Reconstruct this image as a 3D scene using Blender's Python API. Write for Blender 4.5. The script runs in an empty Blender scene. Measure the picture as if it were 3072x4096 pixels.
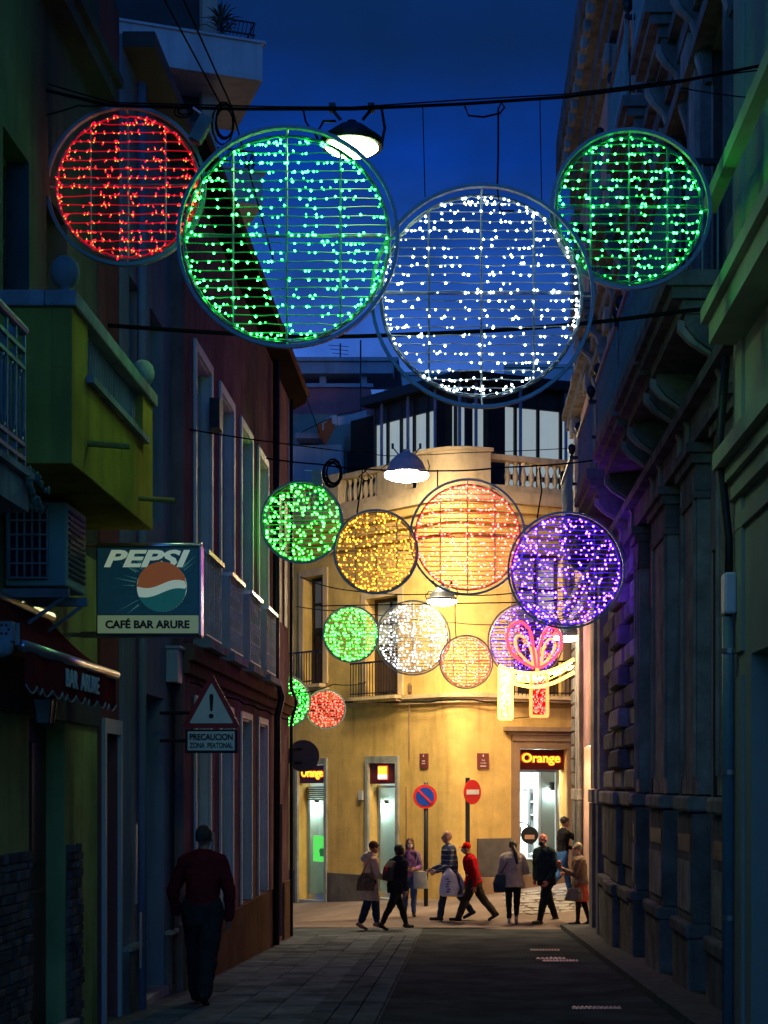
import bpy, bmesh, math, random
from mathutils import Vector, Matrix
R = math.radians
random.seed(7)
SC = bpy.context.scene
COL = SC.collection

# ------------------------------------------------------------------ camera
CAMZ = 1.51
cam_data = bpy.data.cameras.new('camera')
cam_data.sensor_fit = 'HORIZONTAL'; cam_data.sensor_width = 36.0
cam_data.lens = 75.0
cam_data.shift_x = -0.0986; cam_data.shift_y = 0.3562
cam_data.clip_start = 0.1; cam_data.clip_end = 2000
cam = bpy.data.objects.new('camera', cam_data); COL.objects.link(cam)
cam.location = (0, 0, CAMZ); cam.rotation_euler = (R(90), 0, 0)
SC.camera = cam

# ------------------------------------------------------------------ sky: deep blue dusk
W = bpy.data.worlds.new('World'); SC.world = W; W.use_nodes = True
nt = W.node_tree; nt.nodes.clear()
o_ = nt.nodes.new('ShaderNodeOutputWorld'); bg = nt.nodes.new('ShaderNodeBackground')
nt.links.new(bg.outputs[0], o_.inputs[0])
sky = nt.nodes.new('ShaderNodeTexSky'); sky.sky_type = 'NISHITA'; sky.sun_disc = False
sky.sun_elevation = R(-5.0); sky.sun_rotation = R(190)
tc = nt.nodes.new('ShaderNodeTexCoord'); sep = nt.nodes.new('ShaderNodeSeparateXYZ')
nt.links.new(tc.outputs['Generated'], sep.inputs[0])
rp = nt.nodes.new('ShaderNodeValToRGB')
el = rp.color_ramp.elements
stops = [(0.0, (.085, .22, .66)), (.235, (.055, .17, .62)), (.262, (.035, .12, .54)), (.302, (.012, .070, .40)), (.363, (.0, .020, .22)),
         (.42, (.0, .002, .05)), (.46, (.0, .002, .04)), (1.0, (.0, .004, .07))]
el[0].position = stops[0][0]; el[0].color = (*stops[0][1], 1)
el[1].position = 1.0; el[1].color = (*stops[-1][1], 1)
for p, c in stops[1:-1]:
    e = el.new(p); e.color = (*c, 1)
nt.links.new(sep.outputs['Z'], rp.inputs[0])
nz = nt.nodes.new('ShaderNodeTexNoise'); nz.inputs['Scale'].default_value = 7.5; nz.inputs['Detail'].default_value = 6; nz.inputs['Roughness'].default_value = .55
mpg = nt.nodes.new('ShaderNodeMapping'); mpg.inputs['Scale'].default_value = (1, 1, 1.7)
nt.links.new(tc.outputs['Generated'], mpg.inputs[0]); nt.links.new(mpg.outputs[0], nz.inputs['Vector'])
mr = nt.nodes.new('ShaderNodeMapRange'); mr.inputs[1].default_value = .3; mr.inputs[2].default_value = .7
mr.inputs[3].default_value = .35; mr.inputs[4].default_value = 1.45
nt.links.new(nz.outputs[0], mr.inputs[0])
mul = nt.nodes.new('ShaderNodeMix'); mul.data_type = 'RGBA'; mul.blend_type = 'MULTIPLY'; mul.inputs[0].default_value = 1
nt.links.new(rp.outputs[0], mul.inputs[6]); nt.links.new(mr.outputs[0], mul.inputs[7])
add = nt.nodes.new('ShaderNodeMix'); add.data_type = 'RGBA'; add.blend_type = 'ADD'; add.inputs[0].default_value = 1.0
wb = nt.nodes.new('ShaderNodeMix'); wb.data_type = 'RGBA'; wb.blend_type = 'MULTIPLY'; wb.inputs[0].default_value = 1
wb.inputs[7].default_value = (1.0, 7.5, 24, 1)          # the camera's cold white balance
nt.links.new(sky.outputs[0], wb.inputs[6])
nt.links.new(mul.outputs[2], add.inputs[6]); nt.links.new(wb.outputs[2], add.inputs[7])
nt.links.new(add.outputs[2], bg.inputs[0]); bg.inputs[1].default_value = 1.0

sun_d = bpy.data.lights.new('dusk_sun', 'SUN'); sun_d.energy = .012; sun_d.angle = R(20); sun_d.color = (.7, .8, 1)
sun = bpy.data.objects.new('dusk_sun', sun_d); COL.objects.link(sun); sun.rotation_euler = (R(55), 0, R(-20))

SC.view_settings.view_transform = 'Standard'; SC.view_settings.look = 'None'
SC.view_settings.exposure = 0.0; SC.view_settings.gamma = 1.0; SC.view_settings.use_curve_mapping = False
SC.render.engine = 'CYCLES'
cy = SC.cycles
cy.use_denoising = True; cy.max_bounces = 5; cy.diffuse_bounces = 2; cy.glossy_bounces = 2; cy.transmission_bounces = 2
cy.use_adaptive_sampling = True; cy.adaptive_threshold = .02
cy.sample_clamp_indirect = 4.0; cy.sample_clamp_direct = 0; cy.caustics_reflective = False; cy.caustics_refractive = False
cy.use_light_tree = True
try: cy.denoiser = 'OPENIMAGEDENOISE'
except Exception: pass

# ------------------------------------------------------------------ measuring helpers
FPX, VX, VY = 3456.0, 993.0, 1697.0
def at(x, y, Y): return Vector(((x - VX) * Y / FPX, Y, CAMZ + (VY - y) * Y / FPX))
def smooth(a, b, t):
    t = max(0, min(1, (t - a) / (b - a))); return t * t * (3 - 2 * t)
def gz(X, Y):
    """height of the ground"""
    if Y <= 31: return -.04 * Y
    z = -1.24 + .044 * (min(Y, 44) - 31)
    s = .15 if X < 0 else .09
    return z + s * max(-9, min(6, X)) * smooth(31, 36.5, Y)

# ------------------------------------------------------------------ materials
MATS = {}
def mat(name, col, rough=.85, var=.22, scale=1.6, bump=.12, bscale=70, streak=0.0, metal=0.0, spec=.3, grime=None):
    if name in MATS: return MATS[name]
    m = bpy.data.materials.new(name); m.use_nodes = True; t = m.node_tree; N = t.nodes; L = t.links
    b = N['Principled BSDF']
    b.inputs['Roughness'].default_value = rough; b.inputs['Metallic'].default_value = metal
    b.inputs['Specular IOR Level'].default_value = spec if rough < .74 else 0.0      # matte render, stone and asphalt
    g = N.new('ShaderNodeNewGeometry')
    n1 = N.new('ShaderNodeTexNoise'); n1.inputs['Scale'].default_value = scale; n1.inputs['Detail'].default_value = 8
    n1.inputs['Roughness'].default_value = .62
    L.new(g.outputs['Position'], n1.inputs['Vector'])
    mp = N.new('ShaderNodeMapRange'); mp.inputs[1].default_value = .3; mp.inputs[2].default_value = .7
    L.new(n1.outputs[0], mp.inputs[0])
    mx = N.new('ShaderNodeMix'); mx.data_type = 'RGBA'
    mx.inputs[6].default_value = (*[c * (1 - var) for c in col], 1)
    mx.inputs[7].default_value = (*[min(1, c * (1 + .6 * var)) for c in col], 1)
    L.new(mp.outputs[0], mx.inputs[0]); out = mx.outputs[2]
    if streak > 0:
        ma = N.new('ShaderNodeMapping'); ma.inputs['Scale'].default_value = (5, 5, .5)
        L.new(g.outputs['Position'], ma.inputs[0])
        n2 = N.new('ShaderNodeTexNoise'); n2.inputs['Scale'].default_value = 1; n2.inputs['Detail'].default_value = 7
        L.new(ma.outputs[0], n2.inputs['Vector'])
        m2 = N.new('ShaderNodeMapRange'); m2.inputs[1].default_value = .5; m2.inputs[2].default_value = .75
        m2.inputs[4].default_value = streak
        L.new(n2.outputs[0], m2.inputs[0])
        mx2 = N.new('ShaderNodeMix'); mx2.data_type = 'RGBA'
        gc = grime or [c * .35 for c in col]
        mx2.inputs[7].default_value = (*gc, 1)
        L.new(m2.outputs[0], mx2.inputs[0]); L.new(out, mx2.inputs[6]); out = mx2.outputs[2]
    L.new(out, b.inputs['Base Color'])
    if bump > 0:
        n3 = N.new('ShaderNodeTexNoise'); n3.inputs['Scale'].default_value = bscale; n3.inputs['Detail'].default_value = 5
        L.new(g.outputs['Position'], n3.inputs['Vector'])
        bp = N.new('ShaderNodeBump'); bp.inputs['Strength'].default_value = bump; bp.inputs['Distance'].default_value = .02
        L.new(n3.outputs[0], bp.inputs['Height']); L.new(bp.outputs[0], b.inputs['Normal'])
    MATS[name] = m; return m
def emat(name, col, strength, base=(.02, .02, .02)):
    if name in MATS: return MATS[name]
    m = bpy.data.materials.new(name); m.use_nodes = True; b = m.node_tree.nodes['Principled BSDF']
    b.inputs['Base Color'].default_value = (*base, 1); b.inputs['Roughness'].default_value = .4
    b.inputs['Emission Color'].default_value = (*col, 1); b.inputs['Emission Strength'].default_value = strength
    MATS[name] = m; return m
def glass(name, tint=(.9, .95, .95), rough=.02):
    if name in MATS: return MATS[name]
    m = bpy.data.materials.new(name); m.use_nodes = True; t = m.node_tree; N = t.nodes; N.clear()
    o = N.new('ShaderNodeOutputMaterial'); tr = N.new('ShaderNodeBsdfTransparent'); gl = N.new('ShaderNodeBsdfGlossy')
    tr.inputs[0].default_value = (*tint, 1); gl.inputs['Roughness'].default_value = rough
    mx = N.new("ShaderNodeMixShader"); mx.inputs[0].default_value = .05; t.links.new(tr.outputs[0], mx.inputs[1])
    t.links.new(gl.outputs[0], mx.inputs[2]); t.links.new(mx.outputs[0], o.inputs[0])
    MATS[name] = m; return m

# ------------------------------------------------------------------ mesh builder
class Frame:
    """a wall plane: u runs along it, d stands out of it, z up"""
    def __init__(s, O, U, N):
        s.O = Vector((*O, 0)); s.U = Vector((*U, 0)).normalized(); s.N = Vector((*N, 0)).normalized()
    def p(s, u, z, d=0): return s.O + s.U * u + s.N * d + Vector((0, 0, z))
    def u_at(s, x, d=0):
        o = s.O + s.N * d; k = (x - VX) / FPX
        return (k * o.y - o.x) / (s.U.x - k * s.U.y)
    def z_at(s, x, y, d=0):
        o = s.p(s.u_at(x, d), 0, d); return CAMZ + (VY - y) * o.y / FPX
def origin(o):
    v = Vector((0, 0, 0))
    while o is not None: v += o.location; o = o.parent
    return v
class MB:
    def __init__(s): s.v = []; s.f = []; s.mi = []; s.cur = 0
    def add(s, vs, fs):
        n = len(s.v); s.v += [Vector(v) for v in vs]
        for f in fs: s.f.append([i + n for i in f]); s.mi.append(s.cur)
        return s
    def hexa(s, p):   # 8 points: 4 bottom, 4 top
        return s.add(p, [(0, 3, 2, 1), (4, 5, 6, 7), (0, 1, 5, 4), (1, 2, 6, 5), (2, 3, 7, 6), (3, 0, 4, 7)])
    def box(s, x0, x1, y0, y1, z0, z1):
        return s.hexa([(x0, y0, z0), (x1, y0, z0), (x1, y1, z0), (x0, y1, z0), (x0, y0, z1), (x1, y0, z1), (x1, y1, z1), (x0, y1, z1)])
    def fbox(s, fr, u0, u1, z0, z1, d0, d1):
        q = fr.p
        return s.hexa([q(u0, z0, d0), q(u1, z0, d0), q(u1, z0, d1), q(u0, z0, d1), q(u0, z1, d0), q(u1, z1, d0), q(u1, z1, d1), q(u0, z1, d1)])
    def fboxb(s, fr, u0, u1, z0, z1, d0, d1, b):
        """block with a bevelled outer face"""
        q = fr.p
        vs = [q(u0, z0, d0), q(u1, z0, d0), q(u1, z1, d0), q(u0, z1, d0),
              q(u0, z0, d1 - b), q(u1, z0, d1 - b), q(u1, z1, d1 - b), q(u0, z1, d1 - b),
              q(u0 + b, z0 + b, d1), q(u1 - b, z0 + b, d1), q(u1 - b, z1 - b, d1), q(u0 + b, z1 - b, d1)]
        fs = [(3, 2, 1, 0), (8, 9, 10, 11)]
        for a in range(4):
            c = (a + 1) % 4
            fs += [(a, c, 4 + c, 4 + a), (4 + a, 4 + c, 8 + c, 8 + a)]
        return s.add(vs, fs)
    def quad(s, a, b, c, d): return s.add([a, b, c, d], [(0, 1, 2, 3)])
    def prism(s, pts, off):
        n = len(pts); off = Vector(off)
        vs = [Vector(p) for p in pts] + [Vector(p) + off for p in pts]
        return s.add(vs, [tuple(range(n))[::-1], tuple(range(n, 2 * n))] + [(i, (i + 1) % n, n + (i + 1) % n, n + i) for i in range(n)])
    def tube(s, pts, r, n=6, close=False, r1=None):
        pts = [Vector(p) for p in pts]; m = len(pts); vs = []; up = Vector((0, 0, 1))
        for i, p in enumerate(pts):
            if close: t = pts[(i + 1) % m] - pts[i - 1]
            else: t = pts[min(i + 1, m - 1)] - pts[max(i - 1, 0)]
            if t.length < 1e-9: t = Vector((0, 0, 1))
            t.normalize()
            ref = up if abs(t.z) < .9 else Vector((0, 1, 0))
            a = t.cross(ref).normalized(); b = t.cross(a)
            rr = r if r1 is None else r + (r1 - r) * i / max(1, m - 1)
            for k in range(n):
                w = 2 * math.pi * k / n; vs.append(p + a * (rr * math.cos(w)) + b * (rr * math.sin(w)))
        fs = []
        for i in range(m if close else m - 1):
            j = (i + 1) % m
            for k in range(n): fs.append((i * n + k, i * n + (k + 1) % n, j * n + (k + 1) % n, j * n + k))
        if not close: fs += [tuple(range(n))[::-1], tuple(range((m - 1) * n, m * n))]
        return s.add(vs, fs)
    def lathe(s, c, prof, n=16, axis='z', sx=1, sy=1):
        """prof: (radius, height)"""
        c = Vector(c); vs = []; m = len(prof)
        for r, h in prof:
            for k in range(n):
                w = 2 * math.pi * k / n; a, b = r * math.cos(w), r * math.sin(w)
                vs.append(c + (Vector((a * sx, b * sy, h)) if axis == 'z' else Vector((a * sx, h, b * sy)) if axis == 'y' else Vector((h, a * sx, b * sy))))
        fs = [(i * n + k, i * n + (k + 1) % n, (i + 1) * n + (k + 1) % n, (i + 1) * n + k) for i in range(m - 1) for k in range(n)]
        fs += [tuple(range(n))[::-1], tuple(range((m - 1) * n, m * n))]
        return s.add(vs, fs)
    def ball(s, c, rx, ry=None, rz=None, n=10, m=7, M=None):
        ry = ry or rx; rz = rz or rx; c = Vector(c); vs = []
        for i in range(m):
            th = math.pi * (i + .02 if i == 0 else i - .02 if i == m - 1 else i) / (m - 1)
            for k in range(n):
                w = 2 * math.pi * k / n
                v = Vector((rx * math.sin(th) * math.cos(w), ry * math.sin(th) * math.sin(w), rz * math.cos(th)))
                vs.append(c + (M @ v if M else v))
        fs = [(i * n + k, (i + 1) * n + k, (i + 1) * n + (k + 1) % n, i * n + (k + 1) % n) for i in range(m - 1) for k in range(n)]
        fs += [tuple(range(n)), tuple(range((m - 1) * n, m * n))[::-1]]
        return s.add(vs, fs)
    def wall(s, fr, u0, u1, z0, z1, holes, depth=.2, d=0, zf=None):
        """a wall face at d with rectangular holes (u0,u1,z0,z1) that have reveals"""
        us = sorted({u0, u1, *[max(u0, min(u1, x)) for h in holes for x in h[:2]]})
        zs = sorted({z0, z1, *[max(z0, min(z1, x)) for h in holes for x in h[2:4]]})
        q = fr.p
        for a, b in zip(us, us[1:]):
            for c, e in zip(zs, zs[1:]):
                mu, mz = (a + b) / 2, (c + e) / 2
                if any(h[0] < mu < h[1] and h[2] < mz < h[3] for h in holes): continue
                s.quad(q(a, c, d), q(b, c, d), q(b, e, d), q(a, e, d))
        for h in holes:
            a, b, c, e = h[:4]; dd = d - depth
            s.quad(q(a, c, d), q(a, e, d), q(a, e, dd), q(a, c, dd)); s.quad(q(b, c, d), q(b, e, d), q(b, e, dd), q(b, c, dd))
            s.quad(q(a, e, d), q(b, e, d), q(b, e, dd), q(a, e, dd)); s.quad(q(a, c, d), q(b, c, d), q(b, c, dd), q(a, c, dd))
        return s
    def each(s, name, m=None, parent=None, **k):
        """every separate piece becomes an object of its own"""
        pa = list(range(len(s.v)))
        def fd(i):
            while pa[i] != i: pa[i] = pa[pa[i]]; i = pa[i]
            return i
        for f in s.f:
            for i in f[1:]: pa[fd(i)] = fd(f[0])
        gr = {}
        for f in s.f: gr.setdefault(fd(f[0]), []).append(f)
        for fs in gr.values():
            ids = sorted({i for f in fs for i in f}); mp = {i: j for j, i in enumerate(ids)}; b = MB()
            b.add([s.v[i] for i in ids], [[mp[i] for i in f] for f in fs]); b.build(name, m, parent, **k)
    def build(s, name, m=None, parent=None, sm=False, bevel=0, kind=None, loc=None):
        me = bpy.data.meshes.new(name)
        if parent is not None: off = origin(parent); loc = Vector((0, 0, 0))
        else:
            if loc is None:
                xs = [v.x for v in s.v]; ys = [v.y for v in s.v]
                loc = Vector(((min(xs) + max(xs)) / 2, (min(ys) + max(ys)) / 2, min(v.z for v in s.v)))
            off = Vector(loc)
        me.from_pydata([v - off for v in s.v], [], s.f)
        ms = m if isinstance(m, (list, tuple)) else [m]
        for x in ms:
            if x is not None: me.materials.append(x)
        if len(ms) > 1:
            for p, i in zip(me.polygons, s.mi): p.material_index = i
        bm = bmesh.new(); bm.from_mesh(me); bmesh.ops.recalc_face_normals(bm, faces=bm.faces); bm.to_mesh(me); bm.free()
        if sm:
            for p in me.polygons: p.use_smooth = True
        o = bpy.data.objects.new(name, me); COL.objects.link(o)
        if parent is not None: o.parent = parent
        else: o.location = loc
        if bevel:
            b = o.modifiers.new('b', 'BEVEL'); b.width = bevel; b.segments = 2; b.limit_method = 'ANGLE'
        if kind: o['kind'] = kind
        return o
def thing(name, label, cat, loc=(0, 0, 0), group=None):
    o = bpy.data.objects.new(name, None); COL.objects.link(o); o.location = loc; o.empty_display_size = .1
    o['label'] = label; o['category'] = cat
    if group: o['group'] = group
    return o
def tag(o, label, cat, group=None):
    o['label'] = label; o['category'] = cat
    if group: o['group'] = group
    return o
def inst(src, parent, loc, rot=None, name=None):
    """a copy of a piece sharing its mesh, put at a world place under its parent"""
    o = bpy.data.objects.new(name or src.name.split('.')[0], src if isinstance(src, bpy.types.Mesh) else src.data)
    COL.objects.link(o); o.parent = parent; o.location = Vector(loc) - origin(parent)
    if rot is not None: o.rotation_euler = rot
    return o
def text(s, size, bold=0.0, shear=0.0, ext=.004, space=1.0, align='CENTER'):
    cu = bpy.data.curves.new('lettering', 'FONT'); cu.body = s; cu.size = size; cu.offset = bold; cu.shear = shear
    cu.extrude = ext; cu.space_character = space; cu.align_x = align; cu.align_y = 'CENTER'; cu.resolution_u = 3
    o = bpy.data.objects.new('lettering', cu); COL.objects.link(o)
    dg = bpy.context.evaluated_depsgraph_get(); dg.update()
    me = bpy.data.meshes.new_from_object(o.evaluated_get(dg)); bpy.data.objects.remove(o)
    return me
def put_text(s, m, parent, c, right, upv, size, wid=None, hgt=None, name='lettering', **k):
    me = text(s, size, **k)
    right = Vector(right).normalized(); upv = Vector(upv).normalized(); nrm = right.cross(upv)
    xs = [v.co.x for v in me.vertices]; ys = [v.co.y for v in me.vertices]
    cx, cy_ = (min(xs) + max(xs)) / 2, (min(ys) + max(ys)) / 2
    kx = wid / (max(xs) - min(xs)) if wid else 1; ky = hgt / (max(ys) - min(ys)) if hgt else kx
    off = origin(parent)
    for v in me.vertices:
        a, b, z = (v.co.x - cx) * kx, (v.co.y - cy_) * ky, v.co.z
        v.co = Vector(c) + right * a + upv * b + nrm * z - off
    me.materials.clear(); me.materials.append(m)
    o = bpy.data.objects.new(name, me); COL.objects.link(o); o.parent = parent
    return o
# ================================================================== materials used by the setting
A = {}
A['asphalt'] = mat('asphalt', (.06, .064, .07), .8, .5, 1.4, .35, 120, 0, 0, .15)
A['paver'] = mat('paver', (.15, .17, .19), .8, .5, 2.5, .3, 60, 0, 0, .2)
A['paver2'] = mat('paver_dark', (.105, .118, .13), .8, .5, 2.5, .3, 60, 0, 0, .2)
A['square'] = mat('square_paving', (.22, .17, .15), .8, .3, 1.2, .3, 40)
A['kerb'] = mat('kerb_granite', (.10, .10, .10), .75, .3, 6, .25, 60)
A['cobble'] = mat('cobble_stone', (.3, .27, .24), .7, .4, 4, .3, 40)
A['yellow'] = mat('yellow_render', (.44, .36, .06), .9, .3, 1.6, .35, 90, .6, grime=(.12, .11, .04))
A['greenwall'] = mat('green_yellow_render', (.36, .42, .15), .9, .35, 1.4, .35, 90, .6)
A['cap'] = mat('concrete_cap', (.34, .36, .34), .85, .35, 3, .35, 50, .6)
A['grey'] = mat('grey_render', (.10, .105, .10), .9, .25, 1.2, .25, 80, .4)
A['redwall'] = mat('dark_red_render', (.22, .08, .085), .9, .25, 1.2, .25, 80, .3)
A['blue'] = mat('blue_grey_render', (.21, .24, .31), .9, .22, 1.2, .25, 80, .4)
A['pink'] = mat('pink_render', (.225, .14, .145), .9, .35, 1.6, .35, 70, .65)
A['plinth'] = mat('brown_plinth', (.17, .105, .07), .9, .25, 1.5, .3, 60, .3)
A['white'] = mat('white_paint', (.58, .60, .60), .6, .15, 2, .1, 60, .3)
A['shutter'] = mat('shutter_paint', (.36, .42, .45), .6, .15, 2, .1, 60, .2)
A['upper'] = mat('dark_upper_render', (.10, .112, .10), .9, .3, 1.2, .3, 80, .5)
A['stone'] = mat('facade_stone', (.30, .285, .265), .85, .45, 2.5, .6, 30, .7)
A['stone2'] = mat('facade_stone_dark', (.165, .16, .158), .85, .5, 2.5, .6, 30, .7)
A['rpink'] = mat('rose_render', (.45, .29, .26), .9, .28, 1.4, .3, 80, .5)
A['pale'] = mat('pale_render', (.36, .38, .28), .9, .12, 1, .2, 80, .2)
A['dark'] = mat('dark_void', (.012, .013, .015), .6, .2, 2, 0)
A['wood'] = mat('dark_wood', (.055, .04, .03), .55, .35, 4, .2, 40, .3)
A['owood'] = mat('orange_lit_wood', (.45, .15, .03), .45, .3, 4, .2, 40, .3)  # orange light on the door put into its wood colour
A['iron'] = mat('black_iron', (.02, .021, .022), .45, .3, 10, .1, 80, 0, .6, .5)
A['giron'] = mat('painted_iron', (.20, .26, .25), .5, .25, 10, .1, 80, 0, .2, .5)
A['alu'] = mat('aluminium', (.5, .5, .5), .3, .1, 10, 0, 80, 0, .9, .5)
A['glassd'] = mat('dark_window_glass', (.02, .03, .04), .08, .2, 3, 0, 60, 0, 0, .6)
A['rubber'] = mat('black_cable', (.010, .010, .011), .85, .2, 10, 0)
A['ochre'] = mat('ochre_render', (.70, .47, .155), .9, .22, 2.2, .5, 40, .6, grime=(.42, .26, .08))
A['ochre2'] = mat('pale_ochre_stone', (.62, .46, .26), .85, .24, 1.6, .3, 60, .5, grime=(.26, .18, .09))
A['fstone'] = mat('shop_surround_stone', (.34, .22, .13), .85, .22, 2, .25, 70, .3)
A['fplinth'] = mat('shop_plinth', (.14, .125, .115), .85, .35, 2.5, .25, 60, .35)
A['brownframe'] = mat('brown_window_frame', (.07, .04, .025), .6, .25, 4, .1)
A['curtain'] = mat('pale_blind', (.55, .58, .55), .8, .1, 3, .1, 20)

# ================================================================== ground
def sheet(name, x0, x1, y0, y1, nx, ny, dz, m, fun=gz):
    b = MB(); vs = []
    for j in range(ny + 1):
        for i in range(nx + 1):
            X = x0 + (x1 - x0) * i / nx; Y = y0 + (y1 - y0) * j / ny
            vs.append((X, Y, fun(X, Y) + dz))
    fs = [(j * (nx + 1) + i, j * (nx + 1) + i + 1, (j + 1) * (nx + 1) + i + 1, (j + 1) * (nx + 1) + i) for j in range(ny) for i in range(nx)]
    b.add(vs, fs); o = b.build(name, m, sm=True, loc=(0, 0, 0)); o['kind'] = 'structure'; return o
sheet('ground', -160, 160, -60, 260, 64, 64, -.12, A['square'], lambda X, Y: gz(max(-9, min(6, X)), max(-60, min(44, Y))))
sheet('crossing_pavement', -12, 9, 31.0, 46, 42, 32, .0, A['square'])
sheet('side_street', -12, -3.3, 27.5, 31.0, 8, 6, .0, A['square'])
road = sheet('road', -.72, 1.95, -6, 31.0, 4, 24, -.02, A['asphalt'])
pav = sheet('pavement', -3.3, -.72, -6, 31.0, 4, 24, -.012, A['paver2'])
walk = MB()
for a in range(36):
    y0, y1 = -5 + a, -4 + a - .012
    q = lambda X, Y, z: (X, Y, gz(X, Y) + z)
    walk.hexa([q(1.95, y0, -.1), q(3.2, y0, -.1), q(3.2, y1, -.1), q(1.95, y1, -.1), q(1.95, y0, .07), q(3.2, y0, .07), q(3.2, y1, .07), q(1.95, y1, .07)])
w_ = walk.build('sidewalk', A['kerb'], loc=(0, 0, 0)); w_['kind'] = 'structure'
# individual paving slabs on the left pavement
def slab_mesh(lx, ly):
    b = MB(); hx, hy, c = lx / 2 - .0035, ly / 2 - .0035, .005
    b.hexa([(-hx, -hy, -.02), (hx, -hy, -.02), (hx, hy, -.02), (-hx, hy, -.02), (-hx, -hy, -c), (hx, -hy, -c), (hx, hy, -c), (-hx, hy, -c)])
    b.hexa([(-hx, -hy, -c), (hx, -hy, -c), (hx, hy, -c), (-hx, hy, -c), (-hx + c, -hy + c, 0), (hx - c, -hy + c, 0), (hx - c, hy - c, 0), (-hx + c, hy - c, 0)])
    me = bpy.data.meshes.new('paving_slab'); me.from_pydata(b.v, [], b.f); return me
m1 = slab_mesh(.37, .37); m1.materials.append(A['paver'])
m2 = slab_mesh(.21, .42); m2.materials.append(A['paver2'])
m3 = slab_mesh(.37, .37); m3.materials.append(A['paver2'])
rx = math.atan(-.04)
y = 13.3
while y < 28.0:
    for i in range(4):
        X = -1.36 - .19 - i * .375
        inst(m1 if random.random() < .7 else m3, pav, (X, y, gz(X, y) + .012 + random.uniform(-.004, .004)), (rx + random.uniform(-.006, .006), random.uniform(-.008, .008), 0), 'paving_slab')
    y += .376
y = 13.3
while y < 28.0:
    for i in range(3):
        X = -.84 - i * .215
        yy = y + (i % 2) * .21
        inst(m2, pav, (X, yy, gz(X, yy) + .013 + random.uniform(-.004, .004)), (rx + random.uniform(-.005, .005), random.uniform(-.01, .01), 0), 'paving_slab')
    y += .427
# irregular flagstones in front of the lit shop
sq = bpy.data.objects['crossing_pavement']
for j in range(9):
    X = .95 + (j % 2) * .1
    while X < 2.75:
        w = random.uniform(.28, .5); Yc = 32.9 + j * .37
        b = MB(); n = 6; pts = []
        for k in range(n):
            a = 2 * math.pi * (k + .5) / n; rr = random.uniform(.88, 1.06)
            px, py = X + w / 2 + math.cos(a) * (w * .55) * rr, Yc + math.sin(a) * .205 * rr
            pts.append((px, py, gz(px, py) + .004))
        b.prism(pts, (0, 0, .018 + random.uniform(0, .012))); b.build('flagstone', A['cobble'], sq)
        X += w + .02
# reflective metal strips let into the road
def road_strip(x0, x1, y, n, lab):
    p0, p1 = None, None
    Yd = 5219 / (y - 1841.0)
    a = at(x0, y, Yd); c = at(x1, y, Yd); t = thing('road_strip', lab, 'road strip', (a.x, Yd, gz(a.x, Yd)))
    b = MB(); zz = gz(a.x, Yd) - .02
    b.box(a.x, c.x, Yd - .07, Yd + .07, zz - .01, zz + .006); b.build('plate', A['iron'], t)
    st = mat('pink_glint_stud', (.85, .5, .45), .25, .1, 10, 0, 60, 0, .2, .6)  # pink reflection of the discs put into the stud colour
    for i in range(n):
        xx = a.x + (c.x - a.x) * (i + .5) / n; w = (c.x - a.x) / n * .36
        b = MB(); b.hexa([(xx - w, Yd - .055, zz + .006), (xx + w, Yd - .055, zz + .006), (xx + w, Yd + .055, zz + .006), (xx - w, Yd + .055, zz + .006),
                          (xx - w * .6, Yd - .03, zz + .022), (xx + w * .6, Yd - .03, zz + .022), (xx + w * .6, Yd + .03, zz + .022), (xx - w * .6, Yd + .03, zz + .022)])
        b.build('stud', st, t)
road_strip(1145, 1209, 2056, 10, 'farthest pink reflective strip across the asphalt beyond the dark road')
road_strip(1158, 1222, 2074, 7, 'short thin reflective strip just behind the widest one on the road')
road_strip(1172, 1249, 2079, 11, 'widest pink studded reflective strip on the asphalt near the right kerb')
road_strip(1236, 1342, 2180, 12, 'dim reflective strip nearest the camera on the dark road')

# ================================================================== left side, from near to far
def win_fill(parent, fr, u0, u1, z0, z1, d, frame_m, pane_m, nu=2, nz=2, fw=.05, name='window'):
    """window frame with separate panes set at depth d"""
    b = MB()
    b.fbox(fr, u0, u1, z0, z0 + fw, d, d + .05); b.fbox(fr, u0, u1, z1 - fw, z1, d, d + .05)
    b.fbox(fr, u0, u0 + fw, z0 + fw, z1 - fw, d, d + .05); b.fbox(fr, u1 - fw, u1, z0 + fw, z1 - fw, d, d + .05)
    us = [u0 + fw + (u1 - u0 - 2 * fw) * i / nu for i in range(nu + 1)]; zs = [z0 + fw + (z1 - z0 - 2 * fw) * i / nz for i in range(nz + 1)]
    for u in us[1:-1]: b.fbox(fr, u - fw / 2, u + fw / 2, z0 + fw, z1 - fw, d + .002, d + .045)
    for z in zs[1:-1]: b.fbox(fr, u0 + fw, u1 - fw, z - fw / 2, z + fw / 2, d + .004, d + .043)
    w = b.build(name, frame_m, parent)
    for a, c in zip(us, us[1:]):
        for e, g in zip(zs, zs[1:]):
            p = MB(); p.fbox(fr, a + fw / 4, c - fw / 4, e + fw / 4, g - fw / 4, d + .012, d + .02); p.build('pane', pane_m, w)
    return w
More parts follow.
